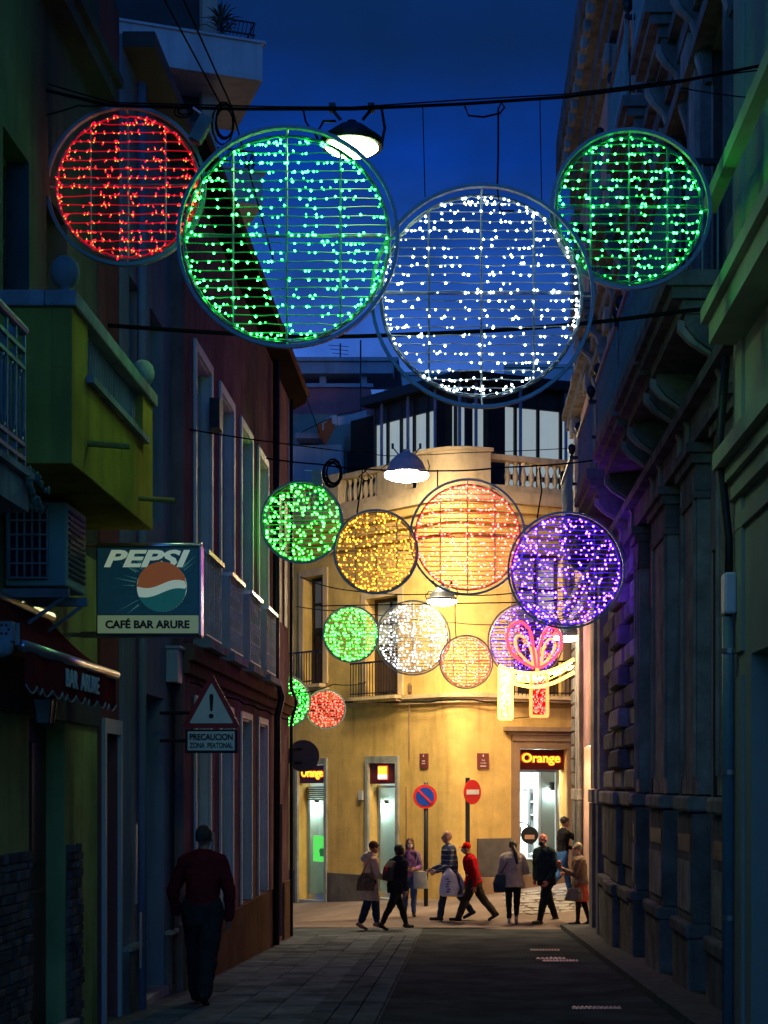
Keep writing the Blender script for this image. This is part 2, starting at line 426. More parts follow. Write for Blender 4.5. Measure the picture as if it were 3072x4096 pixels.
def house(name, label, fr, u0, u1, z0, z1, holes, m, depth=.22, back=5.0, eave=None, dg=0, cat='building', split=None):
    t = thing(name, label, cat, fr.p((u0 + u1) / 2, z0, -back / 2))
    if split:
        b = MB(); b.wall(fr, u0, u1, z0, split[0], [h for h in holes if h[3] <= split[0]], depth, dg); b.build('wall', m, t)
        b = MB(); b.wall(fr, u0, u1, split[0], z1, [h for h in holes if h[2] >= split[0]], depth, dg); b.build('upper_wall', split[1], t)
    else: b = MB(); b.wall(fr, u0, u1, z0, z1, holes, depth, dg); b.build('wall', m, t)
    c = MB(); c.fbox(fr, u0 + .02, u1 - .02, z0, z1 - .02, -back, -depth - .02 + dg)
    c.quad(fr.p(u0, z0, dg), fr.p(u0, z1, dg), fr.p(u0, z1, -back), fr.p(u0, z0, -back))
    c.quad(fr.p(u1, z0, dg), fr.p(u1, z1, dg), fr.p(u1, z1, -back), fr.p(u1, z0, -back))
    c.quad(fr.p(u0, z1, dg), fr.p(u1, z1, dg), fr.p(u1, z1, -back), fr.p(u0, z1, -back)); c.build('inner_wall', m, t)
    return t
F1 = Frame((-3.14, 0), (0, 1), (1, 0))

# ---- nearest house: only its iron balcony is in view
h0 = house('balcony_house', 'nearest house with green-lit wrought iron balcony at the picture edge', F1, 2.0, 9.32, -.6, 9.5, [(6.5, 7.6, 3.35, 5.8)], A['grey'])
b = MB(); b.fbox(F1, 6.0, 9.2, 3.08, 3.26, 0, .66); b.fbox(F1, 6.0, 9.24, 3.262, 3.30, -.0, .70); b.build('balcony_slab', A['cap'], h0)
ral = MB(); X0 = .64
ral.tube([F1.p(6.0, 4.12, X0), F1.p(9.18, 4.12, X0), F1.p(9.18, 4.12, .02)], .028, 8)
ra = ral.build('railing', A['giron'], h0)
for zz in (4.0, 3.9, 3.46, 3.38):
    b = MB(); b.fbox(F1, 6.0, 9.18, zz - .012, zz + .012, X0 - .012, X0 + .012); b.build('rail', A['giron'], ra)
    b = MB(); b.fbox(F1, 9.168, 9.192, zz - .012, zz + .012, .02, X0 - .014); b.build('rail', A['giron'], ra)
u = 8.1
while u < 9.2:
    b = MB(); b.fbox(F1, u - .009, u + .009, 3.30, 4.1, X0 - .009, X0 + .009); b.build('bar', A['giron'], ra)
    b = MB(); b.tube([F1.p(u + .12 + .055 * math.sin(k * math.pi / 8), 3.68 + .2 * math.cos(k * math.pi / 8), X0) for k in range(16)], .009, 6, True)
    if u < 9.0: b.build('oval', A['giron'], ra)
    u += .18
for k in range(4):
    d = .1 + k * .14
    b = MB(); b.fbox(F1, 9.172, 9.188, 3.30, 4.1, d - .008, d + .008); b.build('bar', A['giron'], ra)
# trailing succulent on the slab corner
lf = mat('succulent_green', (.10, .16, .10), .5, .3, 20, 0)
pl = thing('trailing_plant', 'small trailing plant hanging over the iron balcony corner', 'plant', F1.p(9.15, 3.3, .6))
b = MB()
for s in range(7):
    p = F1.p(9.12 + random.uniform(-.1, .08), 3.33, .55 + random.uniform(-.1, .1)); v = Vector((random.uniform(.05, .3), random.uniform(-.1, .25), random.uniform(-.1, .3)))
    for k in range(14):
        v += Vector((0, 0, -.045)); p = p + v * .05
        for q in range(2):
            b.ball(p + Vector((random.uniform(-.014, .014), random.uniform(-.014, .014), random.uniform(-.014, .014))), .013, .013, .018, 5, 4)
b.build('foliage', lf, pl, kind='stuff')

# ---- bar building
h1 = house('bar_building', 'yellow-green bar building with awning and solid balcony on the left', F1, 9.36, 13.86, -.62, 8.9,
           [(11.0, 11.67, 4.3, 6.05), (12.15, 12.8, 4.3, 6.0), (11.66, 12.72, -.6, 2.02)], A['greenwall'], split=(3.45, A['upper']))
b = MB(); b.fbox(F1, 9.36, 13.9, 7.42, 7.56, .0, .17); b.fbox(F1, 9.36, 13.9, 7.562, 7.64, .0, .22); b.build('cornice', A['grey'], h1)
b = MB(); b.fbox(F1, 9.36, 13.85, 2.02, 2.42, .003, .03); b.build('lintel_band', A['grey'], h1)
for u0, u1, z1 in ((11.0, 11.67, 6.05), (12.15, 12.8, 6.0)):
    win_fill(h1, F1, u0, u1, 4.3, z1, -.21, A['wood'], A['glassd'], 2, 3)
b = MB(); b.fbox(F1, 11.66, 12.72, -.6, 2.02, -.2, -.15); dr = b.build('door', A['wood'], h1)
for k in range(4):
    b = MB(); b.fboxb(F1, 11.74 + (k % 2) * .48, 12.16 + (k % 2) * .48, -.3 + (k // 2) * 1.2, .7 + (k // 2) * 1.15, -.15, -.13, .015); b.build('panel', A['wood'], dr)
b = MB(); b.fbox(F1, 11.55, 12.8, -.5, -.35, .0, .1); b.build('doorstep', A['cap'], h1)
# yellow balcony with finials and lattice
bal = MB(); D = .74
bal.fbox(F1, 9.9, 12.5, 3.51, 4.10, D - .12, D); bal.fbox(F1, 9.9, 10.32, 4.102, 4.47, D - .12, D); bal.fbox(F1, 12.12, 12.5, 4.102, 4.47, D - .12, D)
bal.fbox(F1, 9.9, 10.02, 3.51, 4.47, .0, D - .122); bal.fbox(F1, 12.38, 12.5, 3.51, 4.47, 0, D - .122)
bal.fbox(F1, 9.902, 12.498, 3.505, 3.62, .0, D - .003)
bl = bal.build('balcony', A['yellow'], h1)
b = MB(); b.fbox(F1, 9.86, 12.54, 4.47, 4.57, D - .16, D + .035); b.fbox(F1, 9.86, 10.06, 4.47, 4.57, -.0, D - .162); b.fbox(F1, 12.34, 12.54, 4.47, 4.57, 0, D - .162)
b.build('coping', A['cap'], bl, bevel=.012)
b = MB(); b.fbox(F1, 10.28, 12.14, 4.10, 4.145, D - .13, D + .05); b.build('ledge', A['cap'], bl)
for k in range(24):
    u = 10.34 + k * .0765
    b = MB(); b.hexa([F1.p(u, 4.147, D - .07), F1.p(u + .02, 4.147, D - .07), F1.p(u + .02, 4.147, D - .05), F1.p(u, 4.147, D - .05),
                      F1.p(u + .05, 4.468, D - .07), F1.p(u + .07, 4.468, D - .07), F1.p(u + .07, 4.468, D - .05), F1.p(u + .05, 4.468, D - .05)])
    b.build('lattice_bar', A['cap'], bl)
for u in (9.98, 12.42):
    b = MB(); b.lathe(F1.p(u, 4.57, D - .06), [(.05, 0), (.05, .02), (.03, .035), (.05, .05), (.075, .08), (.09, .12), (.092, .15), (.078, .2), (.04, .235), (.005, .245)], 14); b.build('finial', A['cap'], bl, sm=True)
for u, z in ((10.32, 3.72), (11.95, 3.66)):
    b = MB(); b.tube([F1.p(u, z, D - .05), F1.p(u + .06, z - .012, D + .26)], .02, 8); b.build('spout', A['yellow'], bl)
# air conditioner on its bracket
ac = thing('air_conditioner', 'pale air conditioner with barred grille under the yellow balcony', 'air conditioner', F1.p(11.2, 2.86, .2))
b = MB(); b.fbox(F1, 10.98, 11.56, 2.88, 3.46, .02, .44); cs = b.build('casing', mat('green_lit_casing', (.30, .46, .36), .6, .2, 3, .1), ac, bevel=.015)  # green light from the decorations put into the casing colour
b = MB(); b.fbox(F1, 10.955, 10.978, 2.93, 3.42, .06, .32); b.build('dark_recess', A['dark'], ac)
for k in range(6):
    d = .06 + .052 * k
    b = MB(); b.fbox(F1, 10.935, 10.953, 2.93, 3.42, d - .006, d + .006); b.build('grille_bar', A['cap'], cs)
for k in range(6):
    z = 2.93 + .098 * k
    b = MB(); b.fbox(F1, 10.92, 10.934, z - .006, z + .006, .05, .33); b.build('grille_bar', A['cap'], cs)
for k in range(12):
    z = 2.95 + k * .04
    b = MB(); b.fbox(F1, 11.04, 11.5, z, z + .018, .442, .452); b.build('fin', A['dark'], cs)
b = MB(); b.fbox(F1, 10.96, 11.0, 2.80, 2.86, 0, .46); b.fbox(F1, 11.5, 11.54, 2.80, 2.86, 0, .46); b.tube([F1.p(10.98, 2.5, .01), F1.p(10.98, 2.8, .42)], .014); b.tube([F1.p(11.52, 2.5, .01), F1.p(11.52, 2.8, .42)], .014)
b.each('bracket', A['cap'], ac)
# awning
aw = thing('awning', 'dark red scalloped awning reading BAR ARURE with a metal front bar', 'awning', F1.p(10.75, 2.1, .27))
ared = mat('awning_red', (.13, .02, .025), .8, .2, 6, .2, 200)
b = MB(); n = 12
for i in range(n):
    a0 = i / n; a1 = (i + 1) / n
    f = lambda s: (2.80 - .45 * s - .05 * math.sin(math.pi * s), .02 + .52 * s)
    (z0, d0), (z1, d1) = f(a0), f(a1)
    b.hexa([F1.p(9.5, z0 - .006, d0), F1.p(12.0, z0 - .006, d0), F1.p(12.0, z1 - .006, d1), F1.p(9.5, z1 - .006, d1), F1.p(9.5, z0, d0), F1.p(12.0, z0, d0), F1.p(12.0, z1, d1), F1.p(9.5, z1, d1)])
b.build('canopy', ared, aw)
b = MB(); b.tube([F1.p(9.46, 2.34, .55), F1.p(12.04, 2.34, .55)], .035, 10); b.build('front_bar', A['alu'], aw, sm=True)
b = MB(); b.tube([F1.p(9.6, 2.78, .05), F1.p(12.1, 2.78, .05)], .04, 8); b.build('roller', A['alu'], aw, sm=True)
pts = []; ns = 12; L0, L1 = 9.5, 12.0
top = [F1.p(L1, 2.31, .56), F1.p(L0, 2.31, .56)]
for i in range(ns):
    for k in range(6):
        s = (i + k / 6) / ns; pts.append(F1.p(L0 + (L1 - L0) * s, 2.11 - .045 * math.sin(math.pi * (k / 6)), .56 + .012 * math.sin(s * 25)))
pts.append(F1.p(L1, 2.11, .56))
b = MB(); n = len(pts); tp = [Vector((p.x, p.y, 2.31)) for p in pts]
for i in range(n - 1): b.quad(pts[i], pts[i + 1], tp[i + 1], tp[i])
b.build('valance', ared, aw)
b = MB(); b.tube([p + Vector((.004, 0, 0)) for p in pts], .006, 5); b.build('trim', A['cap'], aw)
tw = mat('awning_letter', (.55, .6, .55), .8, .1)
put_text('BAR  ARURE', tw, aw, F1.p(10.9, 2.215, .576), (0, 1, 0), (0, 0, 1), .12, wid=.95, hgt=.12, bold=.002)
# wall lantern and camera lamp
ln = thing('wall_lantern', 'black iron wall lantern below the awning', 'lantern', F1.p(11.6, 1.95, .12))
b = MB(); c = F1.p(11.6, 0, .13)
for sx in (-1, 1):
    for sy in (-1, 1): b.tube([(c.x + .05 * sx, c.y + .05 * sy, 1.96), (c.x + .07 * sx, c.y + .07 * sy, 2.14)], .007, 5)
b.lathe((c.x, c.y, 2.14), [(.10, 0), (.105, .012), (.05, .06), (.012, .1)], 8); b.lathe((c.x, c.y, 1.94), [(.07, 0), (.07, .02)], 8); b.tube([F1.p(11.6, 2.2, 0), F1.p(11.6, 2.23, .13)], .009)
b.build('frame', A['iron'], ln)
gp = mat('frosted_pane', (.35, .4, .4), .3, .1, 5, 0)
b = MB(); b.hexa([(c.x - .042, c.y - .042, 1.965), (c.x + .042, c.y - .042, 1.965), (c.x + .042, c.y + .042, 1.965), (c.x - .042, c.y + .042, 1.965), (c.x - .06, c.y - .06, 2.13), (c.x + .06, c.y - .06, 2.13), (c.x + .06, c.y + .06, 2.13), (c.x - .06, c.y + .06, 2.13)]); b.build('pane', gp, ln)
fl = thing('floodlight', 'pale perforated floodlight fixture at the left picture edge', 'floodlight', at(10, 1400, 9.45))
c = at(10, 1372, 9.45)
b = MB(); b.box(c.x - .05, c.x + .055, c.y - .03, c.y + .06, c.z - .04, c.z + .08); b.lathe((c.x - .02, c.y, c.z - .13), [(.02, 0), (.06, .02), (.075, .06), (.06, .1), (.02, .12)], 12); b.build('housing', A['cap'], fl, bevel=.008)
b = MB(); b.tube([(c.x + .075, c.y, c.z + .07), (c.x + .075, c.y, c.z - .06)], .014, 8); b.box(c.x - .6, c.x - .052, c.y + .01, c.y + .04, c.z, c.z + .03); b.build('arm', A['cap'], fl)
for k in range(6):
    w = k * math.pi / 3
    b = MB(); b.lathe((c.x + .005 + .028 * math.cos(w), c.y - .034, c.z + .03 + .028 * math.sin(w)), [(.008, 0), (.008, .003)], 8, 'y'); b.build('hole', A['dark'], fl)
# stone cladding at the foot of the bar wall
def cladding(u0, u1, z0, z1, seed, parent):
    rnd = random.Random(seed); z = z0
    st = [mat('cladding_stone_%d' % i, c, .85, .4, 6, .5, 40) for i, c in enumerate(((.12, .11, .10), (.17, .15, .13), (.09, .085, .08)))]
    while z < z1 - .02:
        h = rnd.uniform(.05, .09); u = u0
        while u < u1 - .01:
            w = min(rnd.uniform(.06, .2), u1 - u)
            b = MB(); b.fboxb(F1, u + .004, u + w - .004, z + .004, min(z + h, z1) - .004, .0, rnd.uniform(.025, .05), .006)
            b.build('stone', rnd.choice(st), parent); u += w
        z += h
cladding(10.3, 11.62, -.5, 1.04, 3, h1); cladding(12.76, 13.2, -.5, 1.04, 4, h1)

# ---- narrow dark red house with wooden door
F2 = Frame((-3.12, 0), (0, 1), (1, 0))
h2 = house('narrow_red_house', 'narrow dark red house with glossy wooden door behind the cola sign', F2, 13.9, 14.66, -.75, 8.6, [(14.02, 14.56, -.7, 1.95)], A['redwall'])
b = MB(); b.fbox(F2, 14.02, 14.56, -.7, 1.6, -.19, -.15); d_ = b.build('door', mat('varnished_wood', (.16, .075, .035), .25, .4, 3, .1, 30, .3, 0, .6), h2)
for k in range(3):
    b = MB(); b.fboxb(F2, 14.08, 14.5, -.5 + k * .7, .1 + k * .7, -.15, -.125, .015); b.build('panel', MATS['varnished_wood'], d_)
b = MB(); b.fbox(F2, 14.02, 14.56, 1.6, 1.64, -.19, -.1); b.fbox(F2, 14.27, 14.3, 1.64, 1.95, -.18, -.12); b.build('transom', A['wood'], h2)
for u0, u1 in ((14.05, 14.26), (14.31, 14.54)):
    b = MB(); b.fbox(F2, u0, u1, 1.645, 1.94, -.17, -.16); b.build('pane', mat('amber_glass', (.4, .2, .08), .1, .5, 25, .4, 30, 0, .3, .7), h2)
b = MB(); b.fbox(F2, 13.93, 14.0, -.7, 2.1, .002, .035); b.fbox(F2, 14.58, 14.65, -.7, 2.1, .002, .035); b.fbox(F2, 14.0, 14.58, 1.97, 2.1, .002, .035); b.build('door_frame', A['shutter'], h2)

# ---- blue grey house
F3 = Frame((-3.10, 0), (0, 1), (1, 0))
hs3 = [(15.45, 16.75, -.6, 2.42), (15.0, 15.5, 4.2, 6.3), (16.0, 16.7, 4.2, 6.3)]
h3 = house('blue_grey_house', 'blue-grey rendered house between the dark red house and the pink one', F3, 14.7, 17.18, -.85, 8.42, hs3, A['blue'], .35)
b = MB(); b.fbox(F3, 15.45, 16.75, 1.5, 2.42, -.34, -.3); b.build('transom_window', A['glassd'], h3)
b = MB(); b.fbox(F3, 15.45, 16.75, -.6, 1.5, -.34, -.28); d_ = b.build('door', mat('teal_door', (.10, .16, .17), .6, .2, 3, .1, 40, .3), h3)
for k in range(4):
    b = MB(); b.fboxb(F3, 15.53 + (k % 2) * .6, 16.05 + (k % 2) * .6, -.35 + (k // 2) * .9, .45 + (k // 2) * .9, -.28, -.262, .015); b.build('panel', MATS['teal_door'], d_)
for u0, u1 in ((15.0, 15.5), (16.0, 16.7)): win_fill(h3, F3, u0, u1, 4.2, 6.3, -.3, A['wood'], A['glassd'], 2, 3)
b = MB(); b.fbox(F3, 14.72, 15.42, -.85, -.02, .003, .06); b.fbox(F3, 16.78, 17.16, -.85, -.06, .003, .06); b.each('plinth', A['stone2'], h3)
b = MB(); b.fbox(F3, 14.72, 15.42, -.018, .02, .003, .09); b.fbox(F3, 16.78, 17.16, -.058, -.02, .003, .09); b.each('plinth_cap', A['cap'], h3)
b = MB(); b.fbox(F3, 15.43, 16.77, -.72, -.58, -.3, .05); b.build('doorstep', A['cap'], h3)
b = MB(); b.fbox(F3, 14.7, 17.18, 8.3, 8.44, 0, .3); b.build('eave', A['wood'], h3)
b = MB(); b.tube([F3.p(15.25, -.7, .07), F3.p(15.25, 3.0, .07), F3.p(15.25, 8.2, .07)], .045, 8); b.build('downpipe', A['blue'], h3, sm=True)
b = MB(); b.fbox(F3, 14.98, 15.02, .4, 1.15, .06, .075); b.fbox(F3, 14.98, 15.02, -.2, .32, .1, .115); b.each('grab_handle', A['alu'], h3)
eb = thing('meter_box', 'grey meter box on the wall above the warning sign', 'meter box', F3.p(17.0, 2.55, .08))
b = MB(); b.fbox(F3, 16.86, 17.14, 2.6, 2.96, .002, .13); b.build('case', A['shutter'], eb, bevel=.01)
b = MB(); b.fbox(F3, 16.84, 17.16, 2.955, 2.985, .002, .16); b.build('lid', A['shutter'], eb)
b = MB(); b.tube([F3.p(17.0, 2.6, .06), F3.p(17.0, 1.2, .05), F3.p(16.98, -.6, .05)], .02, 6); b.build('conduit', A['iron'], eb)

# ---- pink house with four small balconies
F4 = Frame((-2.97, 0), (0, 1), (1, 0))
P4 = 1.87; wins = [17.95 + k * P4 for k in range(4)]
hs4 = [(u, u + 1.06, 3.16, 6.39) for u in wins] + [(u, u + .98, -.1, 2.43) for u in wins] + [(26.05, 26.75, -1.0, 1.2)]
h4 = house('pink_house', 'long pink house with tall windows and small railed balconies', F4, 17.2, 27.8, -1.15, 8.3, hs4, A['pink'], .16, 5)
for u in wins:
    b = MB(); w = .11
    b.fbox(F4, u - w, u, 3.16, 6.5, .002, .03); b.fbox(F4, u + 1.06, u + 1.06 + w, 3.16, 6.5, .002, .03); b.fbox(F4, u, u + 1.06, 6.39, 6.5, .002, .03); b.fbox(F4, u + 1.03, u + 1.058, 3.16, 6.388, -.149, .001); b.fbox(F4, u + .002, u + .03, 3.16, 6.388, -.149, .001); b.fbox(F4, u + .031, u + 1.029, 6.36, 6.388, -.149, .001); s_ = b.build('window_surround', A['white'], h4)
    wf = win_fill(h4, F4, u, u + 1.06, 3.16, 6.39, -.15, A['shutter'], A['shutter'], 2, 3, .06)
    b = MB(); w = .09
    b.fbox(F4, u - w, u, -.1, 2.52, .002, .028); b.fbox(F4, u + .98, u + .98 + w, -.1, 2.52, .002, .028); b.fbox(F4, u, u + .98, 2.43, 2.52, .002, .028); b.fbox(F4, u + .95, u + .978, -.1, 2.428, -.149, .001); b.fbox(F4, u + .002, u + .03, -.1, 2.428, -.149, .001); b.fbox(F4, u + .031, u + .949, 2.4, 2.428, -.149, .001); b.build('window_surround', A['white'], h4)
    win_fill(h4, F4, u, u + .98, -.1, 2.43, -.15, A['shutter'], A['shutter'], 2, 3, .06)
    # balcony
    b = MB(); b.fbox(F4, u - .12, u + 1.18, 3.05, 3.14, .0, .2); bs = b.build('balcony', A['cap'], h4)
    b = MB(); b.fbox(F4, u - .06, u + 1.12, 4.10, 4.15, .04, .17); b.build('handrail', A['alu'], bs)
    for k in range(7):
        uu = u - .02 + k * .183
        b = MB(); b.fbox(F4, uu - .006, uu + .006, 3.2, 4.1, .125, .137); b.build('bar', A['white'], bs)
    b = MB(); b.fbox(F4, u - .05, u + 1.1, 3.19, 3.21, .12, .14); b.build('rail', A['white'], bs)
    for k in range(6):
        for j in range(3):
            uu = u + .07 + k * .183; zc = 3.38 + j * .27; p_ = []
            for i in range(14):
                a = i / 13 * 2.6 * math.pi; r_ = .07 * (1 - i / 16); p_.append(F4.p(uu + r_ * math.cos(a), zc + 1.5 * r_ * math.sin(a), .131))
            b = MB(); b.tube(p_, .006, 4); b.build('scroll', A['white'], bs)
    b = MB(); b.fbox(F4, u - .056, u - .044, 3.2, 4.1, .02, .12); b.fbox(F4, u + 1.10, u + 1.112, 3.2, 4.1, .02, .12); b.each('rail_side', A['white'], bs)
b = MB(); b.fbox(F4, 17.2, 27.86, 2.72, 2.86, .003, .06); b.fbox(F4, 17.2, 27.88, 2.862, 3.04, .003, .11); b.build('string_course', A['plinth'], h4)
b = MB(); b.fbox(F4, 17.2, 26.0, -1.2, -.12, .003, .035); b.fbox(F4, 26.8, 27.83, -1.2, -.12, .003, .035); b.each('plinth', A['plinth'], h4)
b = MB(); b.hexa([F4.p(17.2, 8.22, 0), F4.p(28.6, 8.22, 0), F4.p(28.6, 8.34, .22), F4.p(17.2, 8.34, .22), F4.p(17.2, 8.36, 0), F4.p(28.6, 8.36, 0), F4.p(28.6, 8.46, .24), F4.p(17.2, 8.46, .24)])
b.build('eave', mat('tarred_eave', (.022, .016, .012), .8, .3), h4)
b = MB(); b.fbox(F4, 17.0, 28.7, 8.47, 8.56, -2.5, .27); b.build('roof_slab', A['plinth'], h4)
b = MB(); b.tube([F4.p(25.2, 8.2, .08), F4.p(25.2, 3.2, .08), F4.p(25.2, 2.9, .17), F4.p(25.2, 2.6, .1), F4.p(25.2, -1.0, .08)], .055, 8); b.build('downpipe', A['iron'], h4, sm=True)
b = MB(); b.tube([F4.p(27.74, 8.2, .05), F4.p(27.74, 3.2, .05), F4.p(27.74, 2.95, .14), F4.p(27.74, 2.6, .05), F4.p(27.74, -1.1, .05)], .03, 8); b.build('downpipe', A['iron'], h4, sm=True)
b = MB(); b.fbox(F4, 26.05, 26.75, -1.0, .9, -.13, -.08); b.build('door', A['owood'], h4)
b = MB(); p_ = [F4.p(26.05, .9, -.12), F4.p(26.75, .9, -.12), F4.p(26.75, 1.2, -.12), F4.p(26.05, 1.2, -.12)]; b.prism(p_, (.05, 0, 0)); b.build('fanlight', A['glassd'], h4)
for u in (26.3, 27.2):
    b = MB(); b.fbox(F4, u - .25, u + .2, 4.2, 6.3, .003, .02); b.build('blind_window', A['wood'], h4)
b = MB(); p_ = [F4.p(17.25 + k * .53, 2.62 + .015 * math.sin(k * 2.1), .07) for k in range(21)]; b.tube(p_, .012, 5); b.build('facade_cable', A['rubber'], h4)
b = MB(); b.fbox(F4, 18.98, 19.1, .55, .95, .003, .05); b.build('letter_box', A['cap'], h4)
b = MB(); b.fbox(F4, 18.72, 19.0, 5.7, 6.05, .04, .16); b.build('wall_box', A['iron'], h4)
# ---- tall modern block behind the pink house
YA = 31.0
FT = Frame((at(335, 0, YA).x, YA), (at(567, 0, YA * 1.023).x - at(335, 0, YA).x, YA * .023), (.3, -1))
FT.N = Vector((FT.U.y, -FT.U.x, 0))
LT = Vector((at(567, 0, YA * 1.023).x - at(335, 0, YA).x, YA * .023)).length
zt = lambda y: CAMZ + (VY - y) * YA / FPX
tb = thing('apartment_block', 'dark modern apartment block with cantilevered balconies above the pink house', 'building', FT.p(0, -1.3, -4))
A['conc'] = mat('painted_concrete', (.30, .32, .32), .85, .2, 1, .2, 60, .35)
A['beige'] = mat('beige_pillar', (.34, .25, .19), .9, .2, 1.2, .2, 60, .3)
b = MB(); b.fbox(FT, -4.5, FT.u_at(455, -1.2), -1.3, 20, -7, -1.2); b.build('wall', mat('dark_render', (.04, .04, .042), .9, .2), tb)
for y0, y1 in ((59, 140), (345, 415), (600, 670)):
    z1, z0 = zt(y0), zt(y1)
    b = MB(); b.fbox(FT, -3, LT, z0, z1, -.12, 0); b.fbox(FT, LT - .12, LT, z0, z1, -2.6, -.122); b.fbox(FT, -3, LT - .122, z0 + .003, z0 + .15, -2.6, -.122); bs = b.build('balcony', A['conc'], tb)
    b = MB(); b.fbox(FT, -3, LT + .06, z1 + .002, z1 + .05, -.16, .05); b.fbox(FT, LT - .16, LT + .06, z1 + .002, z1 + .05, -2.6, -.162); b.build('coping', A['conc'], bs)
    u0 = FT.u_at(470)
    for zz in (z1 + .18, z1 + .42):
        b = MB(); b.tube([FT.p(u0, zz + .0, -.06), FT.p(LT - .15, zz, -.06), FT.p(LT - .15, zz, -1.3)], .02, 6); b.build('rail', A['iron'], bs)
    for k in range(10):
        u = u0 + (LT - .2 - u0) * k / 9
        b = MB(); b.tube([FT.p(u, z1 + .05, -.06), FT.p(u + .07, z1 + .42, -.06)], .009, 5); b.build('bar', A['iron'], bs)
    for k in range(7):
        b = MB(); b.tube([FT.p(LT - .15, z1 + .05, -.15 - k * .18), FT.p(LT - .15, z1 + .42, -.2 - k * .18)], .009, 5); b.build('bar', A['iron'], bs)
b = MB(); b.fbox(FT, FT.u_at(437, -.9), FT.u_at(469, -.9), -1.3, 20, -1.19, -.9); b.build('pillar', A['beige'], tb)
pt = thing('balcony_plant', 'spiky dark potted plant on the high cantilevered balcony', 'plant', FT.p(FT.u_at(484), zt(59) + .05, -.3))
b = MB(); c = FT.p(FT.u_at(486), zt(59) - .1, -.4); b.lathe(c, [(.1, 0), (.15, .3), (.16, .32)], 10); b.build('pot', A['plinth'], pt)
b = MB()
for k in range(70):
    a = random.uniform(0, 6.28); e = random.uniform(.3, 1.4); L = random.uniform(.25, .55)
    base = c + Vector((0, 0, .35 + random.uniform(0, .3))); d = Vector((math.cos(a) * math.cos(e), math.sin(a) * math.cos(e), math.sin(e))); s_ = d.cross(Vector((0, 0, 1))).normalized() * .018
    m_ = base + d * L * .6; tip = base + d * L + Vector((0, 0, -.12 * math.cos(e)))
    b.quad(base - s_, base + s_, m_ + s_, m_ - s_); b.add([m_ - s_, m_ + s_, tip], [(0, 1, 2)])
b.build('foliage', mat('dark_leaf', (.03, .05, .03), .6, .3, 10, 0), pt, kind='stuff')

# ================================================================== right side
# ---- pale near house
FA = Frame((2.30, 0), (0, 1), (-1, 0))
hA = house('pale_house', 'pale green-lit rendered house with heavy mouldings at the right edge', FA, 3, 13.28, -.7, 10, [(10.6, 12.62, -.5, 2.55)], A['pale'], .3)
b = MB(); b.fbox(FA, 10.6, 12.62, -.5, 2.55, -.3, -.26); b.build('shutter', A['pale'], hA)
for z0, z1, d in ((3.86, 4.0, .07), (4.002, 4.12, .12), (4.122, 4.26, .2), (3.6, 3.72, .035)):
    b = MB(); b.fbox(FA, 3, 13.3, z0, z1, .002, d); b.build('moulding', A['pale'], hA)
b = MB(); b.fbox(FA, 8.0, 13.1, 5.12, 5.3, .002, .26); b.fbox(FA, 8.0, 13.16, 5.302, 5.42, .002, .32); bs = b.build('balcony_slab', A['pale'], hA)
b = MB(); b.fbox(FA, 8.0, 13.12, 6.2, 6.32, .2, .3); b.build('rail', A['pale'], bs)
b = MB(); b.fbox(FA, 12.9, 13.27, 2.6, 9.9, .002, .03); b.fbox(FA, 12.9, 13.27, -.6, 2.4, .002, .03); b.build('corner_pilaster', A['pale'], hA)
dp = thing('drainpipe', 'dark wall drainpipe with pale junction cover between the right houses', 'drainpipe', FA.p(13.22, -.5, .08))
b = MB(); b.tube([FA.p(13.2, -.5, .085), FA.p(13.2, 2.0, .085), FA.p(13.2, 2.9, .085)], .05, 10); b.build('lower_pipe', mat('teal_pipe', (.12, .22, .22), .5, .2, 3, .05), dp, sm=True)
b = MB(); b.tube([FA.p(13.2, 2.9, .08), FA.p(13.2, 3.55, .08), FA.p(13.2, 4.3, .16), FA.p(13.2, 5.05, .1)], .035, 8); b.build('upper_pipe', A['iron'], dp, sm=True)
b = MB(); b.fbox(FA, 13.1, 13.3, 2.92, 3.26, .03, .13); b.build('cover', A['white'], dp, bevel=.02)
for zz in (0.4, 1.6, 2.6):
    b = MB(); b.lathe(FA.p(13.2, zz, .085), [(.058, 0), (.058, .04)], 10); b.build('clamp', A['alu'], dp)

# ---- ornate stone building
FC = Frame((2.57, 0), (0, 1), (-1, 0))
hc = [(15.12, 16.35, -.4, 3.9), (17.5, 18.72, -.5, 3.9), (20.1, 21.6, -.6, 3.9), (28.3, 29.3, -.9, 3.4), (30.6, 33.0, -1.2, 2.3),
      (15.12, 16.35, 6.1, 9.0), (17.5, 18.72, 6.1, 9.0), (20.1, 21.6, 6.1, 9.0), (24.0, 25.2, 6.1, 9.0), (28.0, 29.2, 6.1, 9.0),
      (15.12, 16.35, 10.4, 13), (17.5, 18.72, 10.4, 13), (20.1, 21.6, 10.4, 13), (24.0, 25.2, 10.4, 13)]
hC = house('ornate_stone_building', 'dark ornate stone building with pilasters, balconies and heavy cornice', FC, 13.34, 35.6, -1.4, 15.2, hc, A['rpink'], .45, 5)
for h in hc:
    if h[0] == 30.6: continue
    win_fill(hC, FC, h[0], h[1], h[2], h[3], -.42, A['wood'], A['glassd'], 2, 4, .07)
    b = MB(); b.fbox(FC, h[1] - .05, h[1] - .002, h[2], h[3] - .004, -.36, -.02); b.fbox(FC, h[0] + .002, h[0] + .05, h[2], h[3] - .004, -.36, -.02); b.each('jamb', A['wood'], hC)
